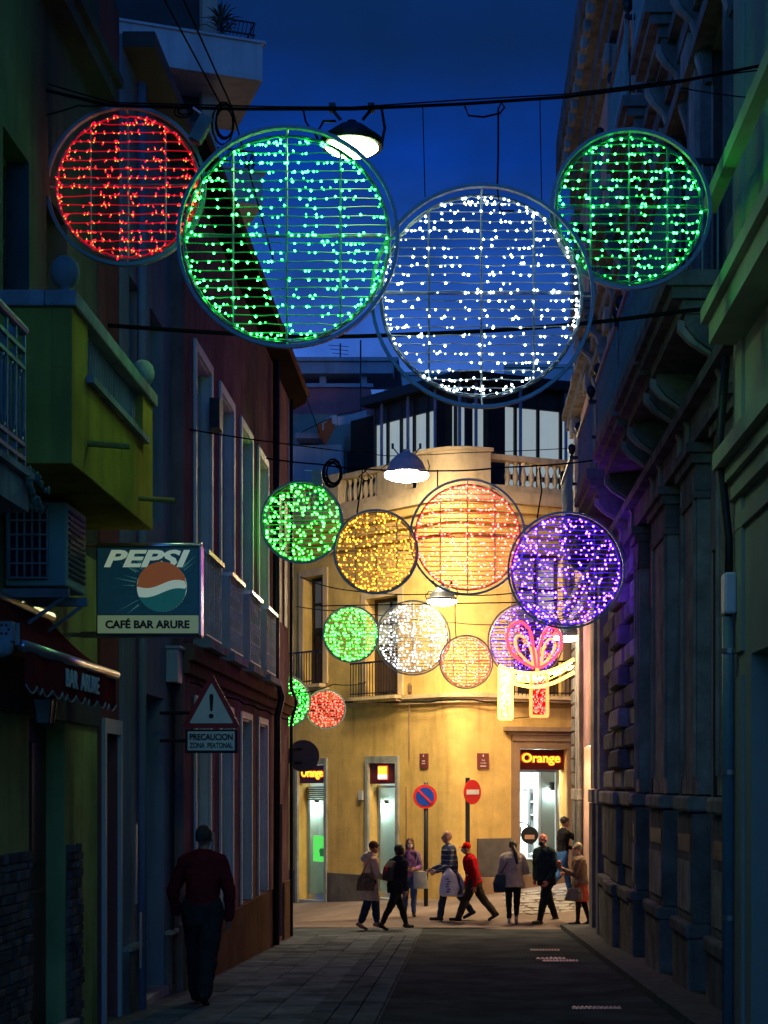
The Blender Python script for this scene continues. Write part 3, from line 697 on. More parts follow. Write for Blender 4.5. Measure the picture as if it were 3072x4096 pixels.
# piers of the ground floor: pedestal, cap, shaft
def pier(u0, u1, dd=.14, top=5.0):
    zb = gz(2.3, u0) + .07
    g = MB(); g.fbox(FC, u0, u1, 1.42, top, .002, dd); p = g.build('pier', A['stone'], hC)
    b = MB(); b.fbox(FC, u0 - .03, u1 + .03, 1.24, 1.40, .002, dd + .10); b.build('pier_cap', A['stone'], p, bevel=.03)
    b = MB(); b.fbox(FC, u0 - .01, u1 + .01, .1, 1.22, .002, dd + .05); b.build('pedestal', A['stone2'], p)
    b = MB(); b.fbox(FC, u0 + .12, u1 - .12, .82, 1.0, dd + .052, dd + .056); b.build('vent', A['dark'], p)
    b = MB(); b.fbox(FC, u0 + .1, u1 - .1, .2, .72, dd + .052, dd + .065); b.build('panel', A['stone'], p)
    b = MB(); b.fbox(FC, u0 - .05, u1 + .05, zb - .05, -.06, .002, dd + .10); b.build('plinth', A['stone2'], p)
    b = MB(); b.fbox(FC, u0 - .06, u1 + .06, -.058, .09, .002, dd + .13); b.build('plinth_cap', A['stone2'], p, bevel=.03)
    for uu in (u0 + .08, u1 - .12):
        b = MB(); b.fbox(FC, uu, uu + .04, 1.6, top - .3, dd + .001, dd + .03); b.build('fillet', A['stone'], p)
    # capital
    b = MB()
    for k, (z0, z1, e) in enumerate(((top - .55, top - .48, .03), (top - .47, top - .2, .02), (top - .198, top - .1, .07), (top - .098, top, .12))):
        b.fbox(FC, u0 - e, u1 + e, z0, z1, .003, dd + e)
    b.build('capital', A['stone2'], p)
for u0, u1 in ((13.95, 15.1), (16.37, 17.48), (18.74, 20.08), (21.62, 22.1)): pier(u0, u1)
# rusticated bays: three columns of bevelled blocks
for ci, (u0, u1, dd) in enumerate(((22.15, 23.5, .16), (23.55, 24.95, .24), (25.0, 26.6, .18))):
    z = 1.45; k = 0
    while z < 4.9:
        h = .305
        if (k + ci) % 2 == 0: a, c, e = u0, u1, dd
        else: a, c, e = u0 + .12, u1 - .12, dd - .07
        b = MB(); b.fboxb(FC, a, c, z + .012, z + h - .012, .0, e, .03); b.build('rustic_block', A['stone2'] if k % 3 else A['stone'], hC)
        z += h; k += 1
    b = MB(); b.fbox(FC, u0 - .01, u1 + .01, 1.22, 1.42, .002, dd + .08); b.build('pier_cap', A['stone'], hC, bevel=.03)
    zb = gz(2.3, u0)
    for z0, z1, e in ((.35, 1.2, .03), (zb, -.12, .08)):
        b = MB(); b.fboxb(FC, u0, u1, z0, z1, 0, dd + e, .03); b.build('pedestal_block', A['stone2'], hC)
    b = MB(); b.fbox(FC, u0 - .02, u1 + .02, -.118, .05, .002, dd + .11); b.build('plinth_cap', A['stone2'], hC, bevel=.03)
    b = MB(); b.fboxb(FC, u0 + .02, u1 - .02, .06, .34, 0, dd + .0, .02); b.build('pedestal_block', A['stone2'], hC)
for u0, u1, dd in ((26.9, 27.3, .22), (27.5, 27.9, .16), (29.5, 30.2, .1), (33.3, 33.8, .08), (34.6, 35.5, .05)):
    zt0 = 1.45; b = MB(); b.fbox(FC, u0, u1, zt0, 5.0, .002, dd); b.build('pilaster', A['stone'], hC)
    b = MB(); b.fbox(FC, u0 - .02, u1 + .02, 1.2, 1.44, .002, dd + .05); b.build('pier_cap', A['stone'], hC, bevel=.02)
    b = MB(); b.fbox(FC, u0 - .01, u1 + .01, gz(2.3, u0), 1.19, .002, dd + .03); b.build('plinth', A['stone2'], hC)
for k in range(12):
    z = 1.5 + k * .3
    b = MB(); b.fboxb(FC, 34.9, 35.62, z, z + .27, .05, .09, .02); b.build('quoin', A['stone2'], hC)
# entablature over the ground floor, balconies with consoles
b = MB(); b.fbox(FC, 13.34, 35.62, 5.02, 5.3, .003, .18); b.fbox(FC, 13.34, 35.64, 5.302, 5.42, .003, .3); b.build('entablature', A['stone2'], hC)
b = MB(); b.fbox(FC, 13.34, 35.62, 9.4, 9.62, .003, .2); b.fbox(FC, 13.34, 35.64, 9.622, 9.75, .003, .3); b.build('string_course', A['stone2'], hC)
b = MB()
for z0, z1, d in ((13.7, 14.0, .12), (14.003, 14.35, .2), (14.353, 14.6, .34), (14.603, 15.3, .5)): b.fbox(FC, 13.34, 34.4, z0, z1, .003, d)
b.build('cornice', A['stone2'], hC)
k = 0
for u in [13.6 + i * .62 for i in range(34)]:
    b = MB(); b.fboxb(FC, u, u + .26, 14.36, 14.6, .342, .46, .03); b.build('dentil', A['stone'], hC)
def console(u, z, h, d0):
    pr = [(0, 0), (d0, 0), (d0, -.1), (d0 * .82, -.22), (d0 * .5, -.34), (d0 * .34, -.55), (d0 * .36, -.75), (.06, -h), (0, -h)]
    b = MB(); b.prism([FC.p(u - .11, z + q, p + .003) for p, q in pr], FC.U * .22)
    o = b.build('console', A['stone2'], hC)
    b = MB(); b.prism([FC.p(u - .05, z + q * .93 - .03, p * 1.08 + .02) for p, q in pr[1:-1]] + [FC.p(u - .05, z - .2, .02)], FC.U * .1); b.build('acanthus_leaf', A['stone'], o)
def balcony(u0, u1, z, dd, rail=True):
    b = MB(); b.fbox(FC, u0, u1, z, z + .10, .003, dd); b.fbox(FC, u0 - .05, u1 + .05, z + .102, z + .24, .003, dd + .06); b.fbox(FC, u0 + .06, u1 - .06, z - .12, z - .003, .003, dd - .1)
    s = b.build('balcony', A['stone2'], hC)
    for u in (u0 + .2, u1 - .2): console(u, z - .12, 1.0, dd - .14)
    if not rail: return
    zt_ = z + 1.2
    b = MB(); b.fbox(FC, u0 - .02, u1 + .02, zt_, zt_ + .05, dd - .04, dd + .03); b.fbox(FC, u0 - .02, u0 + .04, zt_, zt_ + .05, .0, dd - .042); b.fbox(FC, u1 - .04, u1 + .02, zt_, zt_ + .05, 0, dd - .042); b.build('handrail', A['iron'], s)
    n = int((u1 - u0) / .13)
    for i in range(n + 1):
        u = u0 + .03 + (u1 - u0 - .06) * i / n
        b = MB(); b.lathe(FC.p(u, z + .24, dd - .01), [(.012, 0), (.02, .1), (.034, .25), (.012, .38), (.012, .6), (.026, .75), (.012, .96)], 6); b.build('baluster', A['giron'], s)
    for e in (u0, u1):
        for i in range(4):
            b = MB(); b.fbox(FC, e - .008, e + .008, z + .24, zt_, .1 + i * .14, .116 + i * .14); b.build('bar', A['giron'], s)
    for u in (u0 + .02, u1 - .02):
        b = MB(); b.lathe(FC.p(u, zt_ + .05, dd - .01), [(.03, 0), (.02, .03), (.055, .07), (.07, .13), (.055, .19), (.01, .22)], 10); b.build('ball_finial', A['iron'], s, sm=True)
for u0, u1 in ((14.4, 16.9), (17.1, 19.15), (19.5, 22.2), (23.4, 25.8), (27.4, 29.8)):
    balcony(u0, u1, 5.9, .66); balcony(u0 + .3, u1 - .3, 9.8, .5)
for (u0, u1, z1) in ((15.12, 16.35, 9.0), (17.5, 18.72, 9.0), (20.1, 21.6, 9.0), (24, 25.2, 9.0), (28, 29.2, 9.0), (15.12, 16.35, 13), (17.5, 18.72, 13), (20.1, 21.6, 13)):
    b = MB(); b.fbox(FC, u0 - .18, u0 - .02, z1 - 2.9 if z1 < 10 else z1 - 2.6, z1, .003, .09); b.fbox(FC, u1 + .02, u1 + .18, z1 - 2.9 if z1 < 10 else z1 - 2.6, z1, .003, .09); b.fbox(FC, u0 - .25, u1 + .25, z1 + .002, z1 + .16, .003, .2)
    um = (u0 + u1) / 2
    b.prism([FC.p(u0 - .1, z1 + .162, .003), FC.p(um - .3, z1 + .34, .003), FC.p(um, z1 + .5, .003), FC.p(um + .3, z1 + .34, .003), FC.p(u1 + .1, z1 + .162, .003)], FC.N * .12)
    b.build('window_surround', A['stone2'], hC)
for u in (14.1, 16.9, 19.3, 22.6, 26.4, 30.5, 34.3):
    for z0, z1 in ((6.2, 9.35), (10.0, 13.65)):
        b = MB(); b.fbox(FC, u - .22, u + .22, z0, z1, .003, .12); b.fbox(FC, u - .28, u + .28, z1 - .35, z1 - .02, .122, .2); b.fbox(FC, u - .27, u + .27, z0 - .02, z0 + .3, .122, .18); b.build('pilaster', A['stone'], hC)
# lit doorway that throws light on the street
b = MB(); b.fbox(FC, 30.6, 33.0, -1.2, 2.3, -.46, -.44); b.build('lobby_wall', A['curtain'], hC)
b = MB(); b.fbox(FC, 31.3, 32.5, 2.1, 2.2, -.40, -.1); b.build('lobby_lamp', emat('lobby_lamp_glow', (1, .74, .36), 80), hC)
# ================================================================== corner building at the end of the street
CO = (-.1, 36.0)
UL = Vector((-4.3, 4.7, 0)).normalized(); UR = Vector((2.77, 1.2, 0)).normalized()
GL = Frame(CO, (UL.x, UL.y), (-UL.y, UL.x)); GR = Frame(CO, (UR.x, UR.y), (UR.y, -UR.x))
RC = .55                                   # where the rounded corner starts on each face
cb = thing('corner_building', 'ochre corner building with lit phone shop and roof balustrade', 'building', (-.1, 38.5, -1.5))
def arc(d, n=9):
    """points round the corner at distance d in front of the faces"""
    p0 = GL.p(RC, 0, d); p2 = GR.p(RC, 0, d); p1 = Vector((CO[0], CO[1], 0)) + (GL.N + GR.N).normalized() * (d * 1.25)
    return [(p0 * (1 - t) ** 2 + p1 * (2 * t * (1 - t)) + p2 * t * t) for t in [i / (n - 1) for i in range(n)]]
def corner_strip(b, z0, z1, d, d_in=None):
    o = arc(d); i_ = arc(d_in if d_in is not None else d - .3)
    for k in range(len(o) - 1):
        up = lambda v, z: Vector((v.x, v.y, z))
        b.hexa([up(i_[k], z0), up(i_[k + 1], z0), up(o[k + 1], z0), up(o[k], z0), up(i_[k], z1), up(i_[k + 1], z1), up(o[k + 1], z1), up(o[k], z1)])
def band(b, z0, z1, d, d0=.003):
    b.fbox(GL, RC, 7.2, z0, z1, d0, d); b.fbox(GR, RC, 4.2, z0, z1, d0, d); corner_strip(b, z0, z1, d, d0)
zl = lambda x, y: GL.z_at(x, y); zr = lambda x, y: GR.z_at(x, y); ul = GL.u_at; ur = GR.u_at
ZB = -2.2; ZT = 8.05
d1 = (ul(703), ul(646), ZB, zl(675, 1652)); d2 = (ul(857), ul(798), ZB, zl(828, 1648))
w1 = (ul(700), ul(657), zl(678, 1478), zl(678, 1245)); w2 = (ul(862), ul(792), zl(827, 1503), zl(827, 1290))
d3 = (ur(1121), ur(1223), ZB, zr(1170, 1618)); w3 = (ur(1118), ur(1215), zr(1165, 1503), zr(1165, 1195))
b = MB(); b.wall(GL, RC, 7.2, ZB, ZT, [d1, d2, w1, w2], .35); b.wall(GR, RC, 4.2, ZB, ZT, [d3, w3], .35); corner_strip(b, ZB, ZT, 0, -.3)
b.build('wall', A['ochre'], cb)
core = MB(); core.fbox(GL, 3.2, 7.2, 2.8, ZT - .01, -4, -.45); core.fbox(GL, .6, 3.2, 3.0, ZT - .01, -2.2, -.45); core.fbox(GR, .6, 4.2, 3.0, ZT - .01, -2.2, -.45)
core.build('upper_core', A['dark'], cb)
b = MB(); up = lambda v, z: Vector((v.x, v.y, z))
pl_ = [GL.p(7.2, 0, 0), GL.p(RC, 0, 0)] + arc(0)[1:-1] + [GR.p(RC, 0, 0), GR.p(4.2, 0, 0), GR.p(4.2, 0, -6), GL.p(7.2, 0, -6)]
b.prism([up(v, ZT - .2) for v in pl_], (0, 0, .18)); b.build('roof', A['ochre2'], cb)
# plinth follows the slope of the ground
b = MB()
def slope_plinth(fr, u0, u1, zt0, zt1, d):
    q = fr.p; b.hexa([q(u0, ZB, .003), q(u1, ZB, .003), q(u1, ZB, d), q(u0, ZB, d), q(u0, zt0, .003), q(u1, zt1, .003), q(u1, zt1, d), q(u0, zt0, d)])
zpl = zl(740, 1887); zpr = zr(1070, 1811)
slope_plinth(GL, d2[1] + .16, d1[0] - .12, zpl, zpl, .04); slope_plinth(GL, d1[1] + .12, 7.2, zpl, zpl, .04)
slope_plinth(GR, ur(1030), d3[0] - .2, zpr, zpr, .04); slope_plinth(GR, d3[1] + .2, 4.2, zpr, zpr, .04)
b.each('plinth', A['fplinth'], cb)
b = MB(); b.fbox(GR, ur(1036), ur(1078), ZB, zr(1050, 1895), .045, .14); b.build('plinth_step', A['fstone'], cb)
# string course, cornice, balustrade
zs = zl(985, 1507)
b = MB(); band(b, zs - .1, zs + .02, .07); band(b, zs + .023, zs + .12, .13); b.build('string_course', A['ochre2'], cb)
b = MB(); band(b, 7.22, 7.45, .12); band(b, 7.453, 7.68, .26); band(b, 7.683, 7.86, .42); b.build('cornice_moulding', A['ochre'], cb)
b = MB(); band(b, 7.863, 8.12, .55); b.build('cornice', A['ochre2'], cb)
b = MB(); band(b, 8.123, 8.28, .42, .1); b.build('balustrade_base', A['ochre2'], cb)
b = MB(); band(b, 8.84, 8.96, .44, .1); b.build('balustrade_rail', A['ochre2'], cb)
pb = MB(); pb.lathe(origin(cb), [(.06, 0), (.06, .04), (.035, .06), (.045, .1), (.075, .2), (.07, .28), (.035, .4), (.03, .44), (.05, .48), (.06, .52), (.06, .555)], 10)
pm = pb.build('baluster', A['ochre2'], cb, sm=True); first = True
for fr, a, e in ((GR, RC + .62, 4.1), (GL, RC + 1.9, 7.1)):
    u = a
    while u < e:
        p = fr.p(u, 8.282, .27)
        if first: pm.location = p - origin(cb); first = False
        else: inst(pm, cb, p, None, 'baluster')
        u += .2
b = MB(); b.fbox(GL, RC + .72, RC + 1.75, 8.283, 8.838, .16, .38); b.build('balustrade_panel', A['ochre2'], cb)
b = MB(); corner_strip(b, 8.124, 8.98, .5, .08); b.fbox(GL, RC, RC + .2, 8.124, 8.98, .08, .5); b.fbox(GR, RC, RC + .1, 8.124, 8.98, .08, .5); b.build('corner_pedestal', A['ochre2'], cb)
b = MB(); corner_strip(b, 8.983, 9.06, .56, .04); b.fbox(GL, RC, RC + .25, 8.983, 9.06, .04, .56); b.fbox(GR, RC, RC + .15, 8.983, 9.06, .04, .56); b.build('pedestal_cap', A['ochre2'], cb)
b = MB(); b.fbox(GL, ul(765), ul(735), 8.124, 9.0, .12, .5); b.build('balustrade_post', A['ochre2'], cb)
# upper windows with surrounds, blinds and iron balconies
for fr, h in ((GL, w1), (GL, w2), (GR, w3)):
    u0, u1, z0, z1 = h
    b = MB(); e = .17; b.fbox(fr, u0 - e, u0, z0, z1 + e, .003, .045); b.fbox(fr, u1, u1 + e, z0, z1 + e, .003, .045); b.fbox(fr, u0, u1, z1, z1 + e, .003, .045); b.build('window_surround', A['fstone'] if fr is GR else A['ochre2'], cb)
    zm = z0 + (z1 - z0) * .5
    w = win_fill(cb, fr, u0, u1, zm, z1, -.3, A['brownframe'], A['curtain'], 2, 2, .07)
    win_fill(cb, fr, u0, u1, z0, zm - .004, -.3, A['brownframe'], A['brownframe'], 2, 1, .07, 'balcony_door')
    zb0 = z0 - .02
    b = MB(); b.fbox(fr, u0 - .25, u1 + .25, zb0 - .08, zb0, .14, .34); b.fbox(fr, u0 - .2, u1 + .2, zb0 - .14, zb0 - .083, .003, .26); s = b.build('balcony', A['ochre2'], cb)
    b = MB(); b.fbox(fr, u0 - .24, u1 + .24, zb0 + .78, zb0 + .82, .29, .33); b.fbox(fr, u0 - .24, u1 + .24, zb0 + .06, zb0 + .085, .295, .325)
    b.each('handrail', A['iron'], s)
    n = int((u1 - u0 + .48) / .1)
    for i in range(n + 1):
        u = u0 - .23 + (u1 - u0 + .46) * i / n
        b = MB(); b.fbox(fr, u - .008, u + .008, zb0, zb0 + .78, .302, .318); b.build('bar', A['iron'], s)
# plaques
pq = mat('brown_plaque', (.16, .035, .03), .5, .1, 4, 0); pw = mat('plaque_letter', (.6, .55, .5), .6, .1)
def plaque(fr, x0, x1, y0, y1, lines, lab):
    u0, u1 = sorted((fr.u_at(x0), fr.u_at(x1))); z0, z1 = fr.z_at(x0, y1), fr.z_at(x0, y0)
    t = thing('street_plaque', lab, 'plaque', fr.p((u0 + u1) / 2, z0, .02))
    b = MB(); b.fbox(fr, u0, u1, z0, z1, .003, .03); b.build('plate', pq, t, bevel=.004)
    rt = fr.U if fr is GR else -fr.U
    for i, (s, zf, w) in enumerate(lines):
        if s is None:      # a line too small to read
            b = MB(); hw = (u1 - u0) * w / 2; b.fbox(fr, (u0 + u1) / 2 - hw, (u0 + u1) / 2 + hw, z0 + (z1 - z0) * zf - .012, z0 + (z1 - z0) * zf + .012, .031, .034); b.build('text_line', pw, t); continue
        put_text(s, pw, t, fr.p((u0 + u1) / 2, z0 + (z1 - z0) * zf, .034), rt, (0, 0, 1), .1, wid=(u1 - u0) * w, ext=.002)
    c = fr.p((u0 + u1) / 2, z0 + (z1 - z0) * .84, .032); b = MB()
    b.prism([c + rt * .0 + Vector((0, 0, .035)), c + rt * .022, c - Vector((0, 0, .03)), c - rt * .022], fr.N * .004); b.build('emblem', pw, t)
plaque(GL, 908, 926, 1628, 1660, [(None, .5, .35), (None, .33, .4)], 'smaller brown street plaque on the shop wall above the no-parking sign')
plaque(GR, 1030, 1055, 1627, 1661, [('Del', .55, .25), ('Castillo', .38, .5), (None, .18, .5)], 'larger brown street plaque on the ochre wall above the no-entry sign')
# thin wall pipes and cable runs of the corner building
b = MB()
for fr, x, y0, y1 in ((GL, 886, 1500, 1640), (GL, 880, 1700, 1930)):
    u = fr.u_at(x); b.tube([fr.p(u, fr.z_at(x, y0), .03), fr.p(u, fr.z_at(x, y1), .03)], .016, 6)
b.each('wall_pipe', A['fstone'], cb)
b = MB(); p_ = [GL.p(ul(x), zl(x, 1517), .16) for x in range(640, 945, 20)] + [up(v, zs - .05) for v in arc(.16)[1:-1]] + [GR.p(ur(x), zr(x, 1517), .16) for x in range(1040, 1235, 20)]
b.tube(p_, .02, 5); b.build('facade_cable', A['rubber'], cb)
b = MB(); u = ul(892); b.lathe(GL.p(u, zl(892, 1500), .1), [(.03, 0), (.05, .05), (.05, .2), (.02, .26)], 8); b.build('insulator', A['plinth'], cb)
b = MB(); u = ul(782); b.fbox(GL, ul(786), ul(778), zl(782, 1728), zl(782, 1708), .003, .06); b.build('alarm_box', A['white'], cb)

# ---- shop fronts
orange_glow = emat('orange_sign_glow', (1.0, .42, .02), 3.2); sign_bg = mat('sign_dark_red', (.10, .012, .008), .4, .1, 4, 0)
halo = emat('sign_halo', (1, .08, .01), 1.2)
lit = emat('display_white', (.86, .96, 1.0), 2.2); glz = glass('shop_glass', (.92, .97, .95))
def surround(fr, h, e, m, top):
    u0, u1, z0, z1 = h
    b = MB(); b.fbox(fr, u0 - e, u0, z0, z1 + top, .003, .06); b.fbox(fr, u1, u1 + e, z0, z1 + top, .003, .06); b.fbox(fr, u0, u1, z1, z1 + top, .003, .06); return b.build('door_surround', m, cb)
surround(GL, d1, .1, A['cap'], .16); surround(GL, d2, .1, A['cap'], .16); surround(GR, d3, .2, A['fstone'], .3)
z3 = d3[3] + .3
b = MB(); b.fbox(GR, d3[0] - .32, d3[1] + .3, z3 + .02, z3 + .10, .003, .12); b.fbox(GR, d3[0] - .4, d3[1] + .38, z3 + .102, z3 + .2, .003, .2); b.fbox(GR, d3[0] - .2, d3[1] + .2, z3 - .12, z3 + .018, .062, .09); b.build('door_hood', A['fstone'], cb)
def shop_sign(fr, h, hz, logo, flip, lab):
    u0, u1, _, z1 = h
    t = thing('shop_sign', lab, 'shop sign', fr.p((u0 + u1) / 2, z1 - hz, -.1))
    b = MB(); dd = .09 if flip else 0.0; b.fbox(fr, u0 + .01, u1 - .01, z1 - hz, z1 - .01, -.2 + dd, -.1 + dd); b.build('panel', sign_bg, t)
    rt = -fr.U if flip else fr.U; c = fr.p((u0 + u1) / 2, z1 - hz * .5, -.08 + dd)
    if logo == 'text':
        put_text('Orange', halo, t, c - fr.N * .012, rt, (0, 0, 1), .3, wid=(u1 - u0) * .86, hgt=hz * .66, bold=.02, ext=.004, name='halo')
        put_text('Orange', orange_glow, t, c, rt, (0, 0, 1), .3, wid=(u1 - u0) * .8, hgt=hz * .58, bold=.004, ext=.01)
    else:
        b = MB(); s = .15; b.fbox(fr, (u0 + u1) / 2 - s - .03, (u0 + u1) / 2 + s + .03, z1 - hz * .82, z1 - hz * .13, -.098 + dd, -.085 + dd); b.build('halo', halo, t)
        b = MB(); b.fbox(fr, (u0 + u1) / 2 - s, (u0 + u1) / 2 + s, z1 - hz * .56, z1 - hz * .18, -.082 + dd, -.06 + dd); b.build('upper_square', orange_glow, t)
        b = MB(); b.fbox(fr, (u0 + u1) / 2 - s, (u0 + u1) / 2 + s, z1 - hz * .77, z1 - hz * .565, -.082 + dd, -.06 + dd); b.build('lower_bar', emat('sign_white', (1, .85, .6), 3), t)
shop_sign(GL, d1, zl(675, 1652) - zl(675, 1692), 'text', True, 'glowing Orange shop sign half hidden behind the round traffic sign')
shop_sign(GL, d2, zl(828, 1648) - zl(828, 1693), 'logo', True, 'glowing orange square logo panel over the middle shop door')
shop_sign(GR, d3, zr(1170, 1618) - zr(1170, 1662), 'text', False, 'bright yellow glowing Orange sign over the large lit shop window')
# interior room on the left face
zi0, zi1 = -1.75, 2.75
inner = mat('shop_wall_grey_green', (.50, .58, .54), .7, .06, 2, 0); white_in = mat('shop_white', (.8, .8, .8), .6, .05, 2, 0)
shopf = mat('shop_floor', (.35, .36, .35), .4, .1, 2, 0)
sh = thing('shop_interior', 'brightly lit phone shop interior seen through its glass fronts', 'shop interior', (0, 38.5, -1.2))
# partitions behind the two left doors
for h, nm in ((d1, 'l'), (d2, 'm')):
    u0, u1, z0, z1 = h; zf = max(gz(*GL.p((u0 + u1) / 2, 0, 0).xy) + .05, -3)
    b = MB(); b.fbox(GL, u0 - .5, u1 + .5, zf, 2.6, -1.7, -1.62); b.fbox(GL, u0 - .55, u0 - .5, zf, 2.6, -1.62, -.36); b.fbox(GL, u1 + .5, u1 + .55, zf, 2.6, -1.62, -.36); b.build('back_wall', inner, sh)
    b = MB(); b.fbox(GL, u0 - .55, u1 + .55, zf - .06, zf - .002, -1.7, -.0); b.build('floor', shopf, sh)
    b = MB(); b.fbox(GL, u0 - .55, u1 + .55, 2.6, 2.65, -1.7, -.36); b.build('ceiling', white_in, sh)
    b = MB(); um = (u0 + u1) / 2; b.lathe(GL.p(u1 + .38, 1.0, -.85), [(.045, 0), (.045, .05)], 10); b.build('downlight', emat('downlight_glow', (.85, 1, .92), 420), sh)
    b = MB(); b.lathe(GL.p(u1 + .38, 1.052, -.85), [(.06, 0), (.06, .1)], 10); b.build('downlight_shade', A['iron'], sh)
    b = MB(); b.fbox(GL, u0 - .3, u1 + .3, 2.52, 2.58, -.9, -.8); b.build('light_strip', emat('strip_glow', (.9, 1, .92), 45), sh)
    # door leaf
    zd = z1 - (zl(675, 1652) - zl(675, 1697)) - .02
    b = MB(); fw = .05
    b.fbox(GL, u0, u0 + fw, zf, zd, -.3, -.24); b.fbox(GL, u1 - fw, u1, zf, zd, -.3, -.24); b.fbox(GL, u0 + fw, u1 - fw, zd - fw, zd, -.3, -.24); b.fbox(GL, u0 + fw, u1 - fw, zf, zf + .12, -.3, -.24)
    dl = b.build('glass_door', A['alu'], cb)
    b = MB(); b.fbox(GL, u0 + fw, u1 - fw, zf + .12, zd - fw, -.275, -.265); b.build('pane', glz, dl)
    if nm == 'l':
        for k in range(6):
            b = MB(); z = zd - .35 + k * .05; b.fbox(GL, u0 + .05, u1 - .05, z, z + .035, -.262, -.235); b.build('vent_slat', A['fstone'], dl)
u0, u1, z0, z1 = d1
ps = thing('green_poster', 'bright green poster with dark cup shape in the left shop door', 'poster', GL.p((u0 + u1) / 2, zl(675, 1862), -.26))
b = MB(); b.fbox(GL, ul(700), ul(659), zl(675, 1862), zl(675, 1806), -.262, -.255); b.build('sheet', emat('green_poster_glow', (.10, .85, .12), .85, (.1, .6, .1)), ps)
c = GL.p(ul(678), zl(678, 1842), -.25); rt = -GL.U
b = MB(); b.prism([c + rt * x + Vector((0, 0, z)) for x, z in ((-.07, -.1), (.07, -.1), (.1, .03), (.12, .06), (.07, .07), (.06, .12), (.02, .08), (0, .13), (-.03, .08), (-.07, .11), (-.08, .06), (-.12, .06), (-.1, .03))], GL.N * .006); b.build('cup_shape', emat('poster_dark', (.02, .2, .05), .5), ps)
ol = thing('orange_light_panel', 'narrow vertical orange and white light panel beside the green poster', 'light panel', GL.p(ul(699), zl(699, 1858), -.24))
b = MB(); b.fbox(GL, ul(702.5), ul(695), zl(699, 1840), zl(699, 1795), -.25, -.2); b.build('upper_panel', orange_glow, ol)
b = MB(); b.fbox(GL, ul(702.5), ul(695), zl(699, 1858), zl(699, 1841), -.25, -.2); b.build('lower_panel', MATS['sign_white'], ol)
for y0, y1, nm in ((1690, 1745, 'blue'), (1746, 1790, 'deepblue')):
    pass
sc_ = thing('display_screen', 'thin blue display screen at the edge of the middle shop door', 'screen', GL.p(ul(853), zl(853, 1800), -.3))
b = MB(); b.fbox(GL, ul(856), ul(852), zl(854, 1800), zl(854, 1720), -.6, -.56); b.build('case', A['iron'], sc_)
b = MB(); b.fbox(GL, ul(855.5), ul(852.5), zl(854, 1795), zl(854, 1765), -.558, -.55); b.build('picture', emat('blue_screen', (.05, .1, 1), 2), sc_)
# big shop window on the right face
u0, u1, z0, z1 = d3; zsill = zr(1170, 1890); zhead = zr(1170, 1664); zg = gz(*GR.p((u0 + u1) / 2, 0).xy)
b = MB(); b.fbox(GR, u0, u1, ZB, zsill, -.3, -.06); b.build('window_sill_wall', A['fstone'], cb)
b = MB(); fw = .045
b.fbox(GR, u0, u0 + fw, zsill, zhead, -.26, -.2); b.fbox(GR, u1 - fw - .12, u1 - .12, zsill, zhead, -.26, -.2); b.fbox(GR, u0 + fw, u1 - .165, zhead - fw, zhead, -.26, -.2); b.fbox(GR, u0 + fw, u1 - .165, zsill, zsill + .06, -.26, -.2); b.fbox(GR, u0, u1, zhead + .002, zhead + .05, -.28, -.12)
wf = b.build('shop_window', A['alu'], cb)
b = MB(); b.fbox(GR, u0 + fw, u1 - .165, zsill + .06, zhead - fw, -.235, -.225); b.build('pane', glz, wf)
D = -3.0
b = MB(); b.fbox(GR, u0 - 1.2, u1 + 2.2, zsill - .3, 2.7, D - .05, D); b.fbox(GR, u0 - 1.25, u0 - 1.2, zsill - .3, 2.7, D, -.36); b.build('back_wall', white_in, sh)
b = MB(); b.fbox(GR, u0 - 1.2, u1 + 2.2, 2.7, 2.75, D, -.36); b.build('ceiling', mat('shop_ceiling_grey', (.25, .26, .27), .8, .1), sh)
b = MB(); b.fbox(GR, u0 - 1.2, u1 + 2.2, zsill - .32, zsill - .3, D, -.31); b.build('floor', shopf, sh)
w_ = u1 - u0; SH = .433                 # the view runs obliquely through the glass
US = lambda f, d: u0 + w_ * f - d * SH     # place behind the glass at fraction f of its width
b = MB(); b.fbox(GR, US(.53, -1.0), US(1.25, -1.0), zsill - .3, 2.69, -1.1, -1.0); b.build('feature_wall', inner, sh)
b = MB(); b.fbox(GR, US(.47, -.9), US(.53, -.9), zsill, 2.6, -1.2, -.95); b.build('edge_column', white_in, sh)
b = MB(); b.lathe(GR.p(US(.76, -.85), zhead - .52, -.88), [(.035, 0), (.035, .06)], 10); b.build('wall_washer', emat('washer_glow', (.9, 1, 1), 260), sh)
b = MB(); b.lathe(GR.p(US(.76, -.85), zhead - .47, -.88), [(.06, .0), (.06, .2)], 10); b.lathe(GR.p(US(.76, -.85), zhead - .56, -.80), [(.0605, .0), (.0605, .001)], 10); b.each('washer_shade', A['iron'], sh)
b = MB(); b.fbox(GR, US(-.15, -1.5), US(.24, -1.5), zsill + .3, zhead - .5, -1.6, -1.5); b.build('lightbox', emat('lightbox_glow', (.9, 1, 1), 3.5), sh)
b = MB(); b.fbox(GR, u0 - .6, US(.5, -2), 2.5, 2.56, -2.0, -1.7); b.fbox(GR, u0 - .6, US(.5, -1), 2.5, 2.56, -1.0, -.8); b.each('light_strip', emat('strip_glow2', (.95, 1, 1), 70), sh)
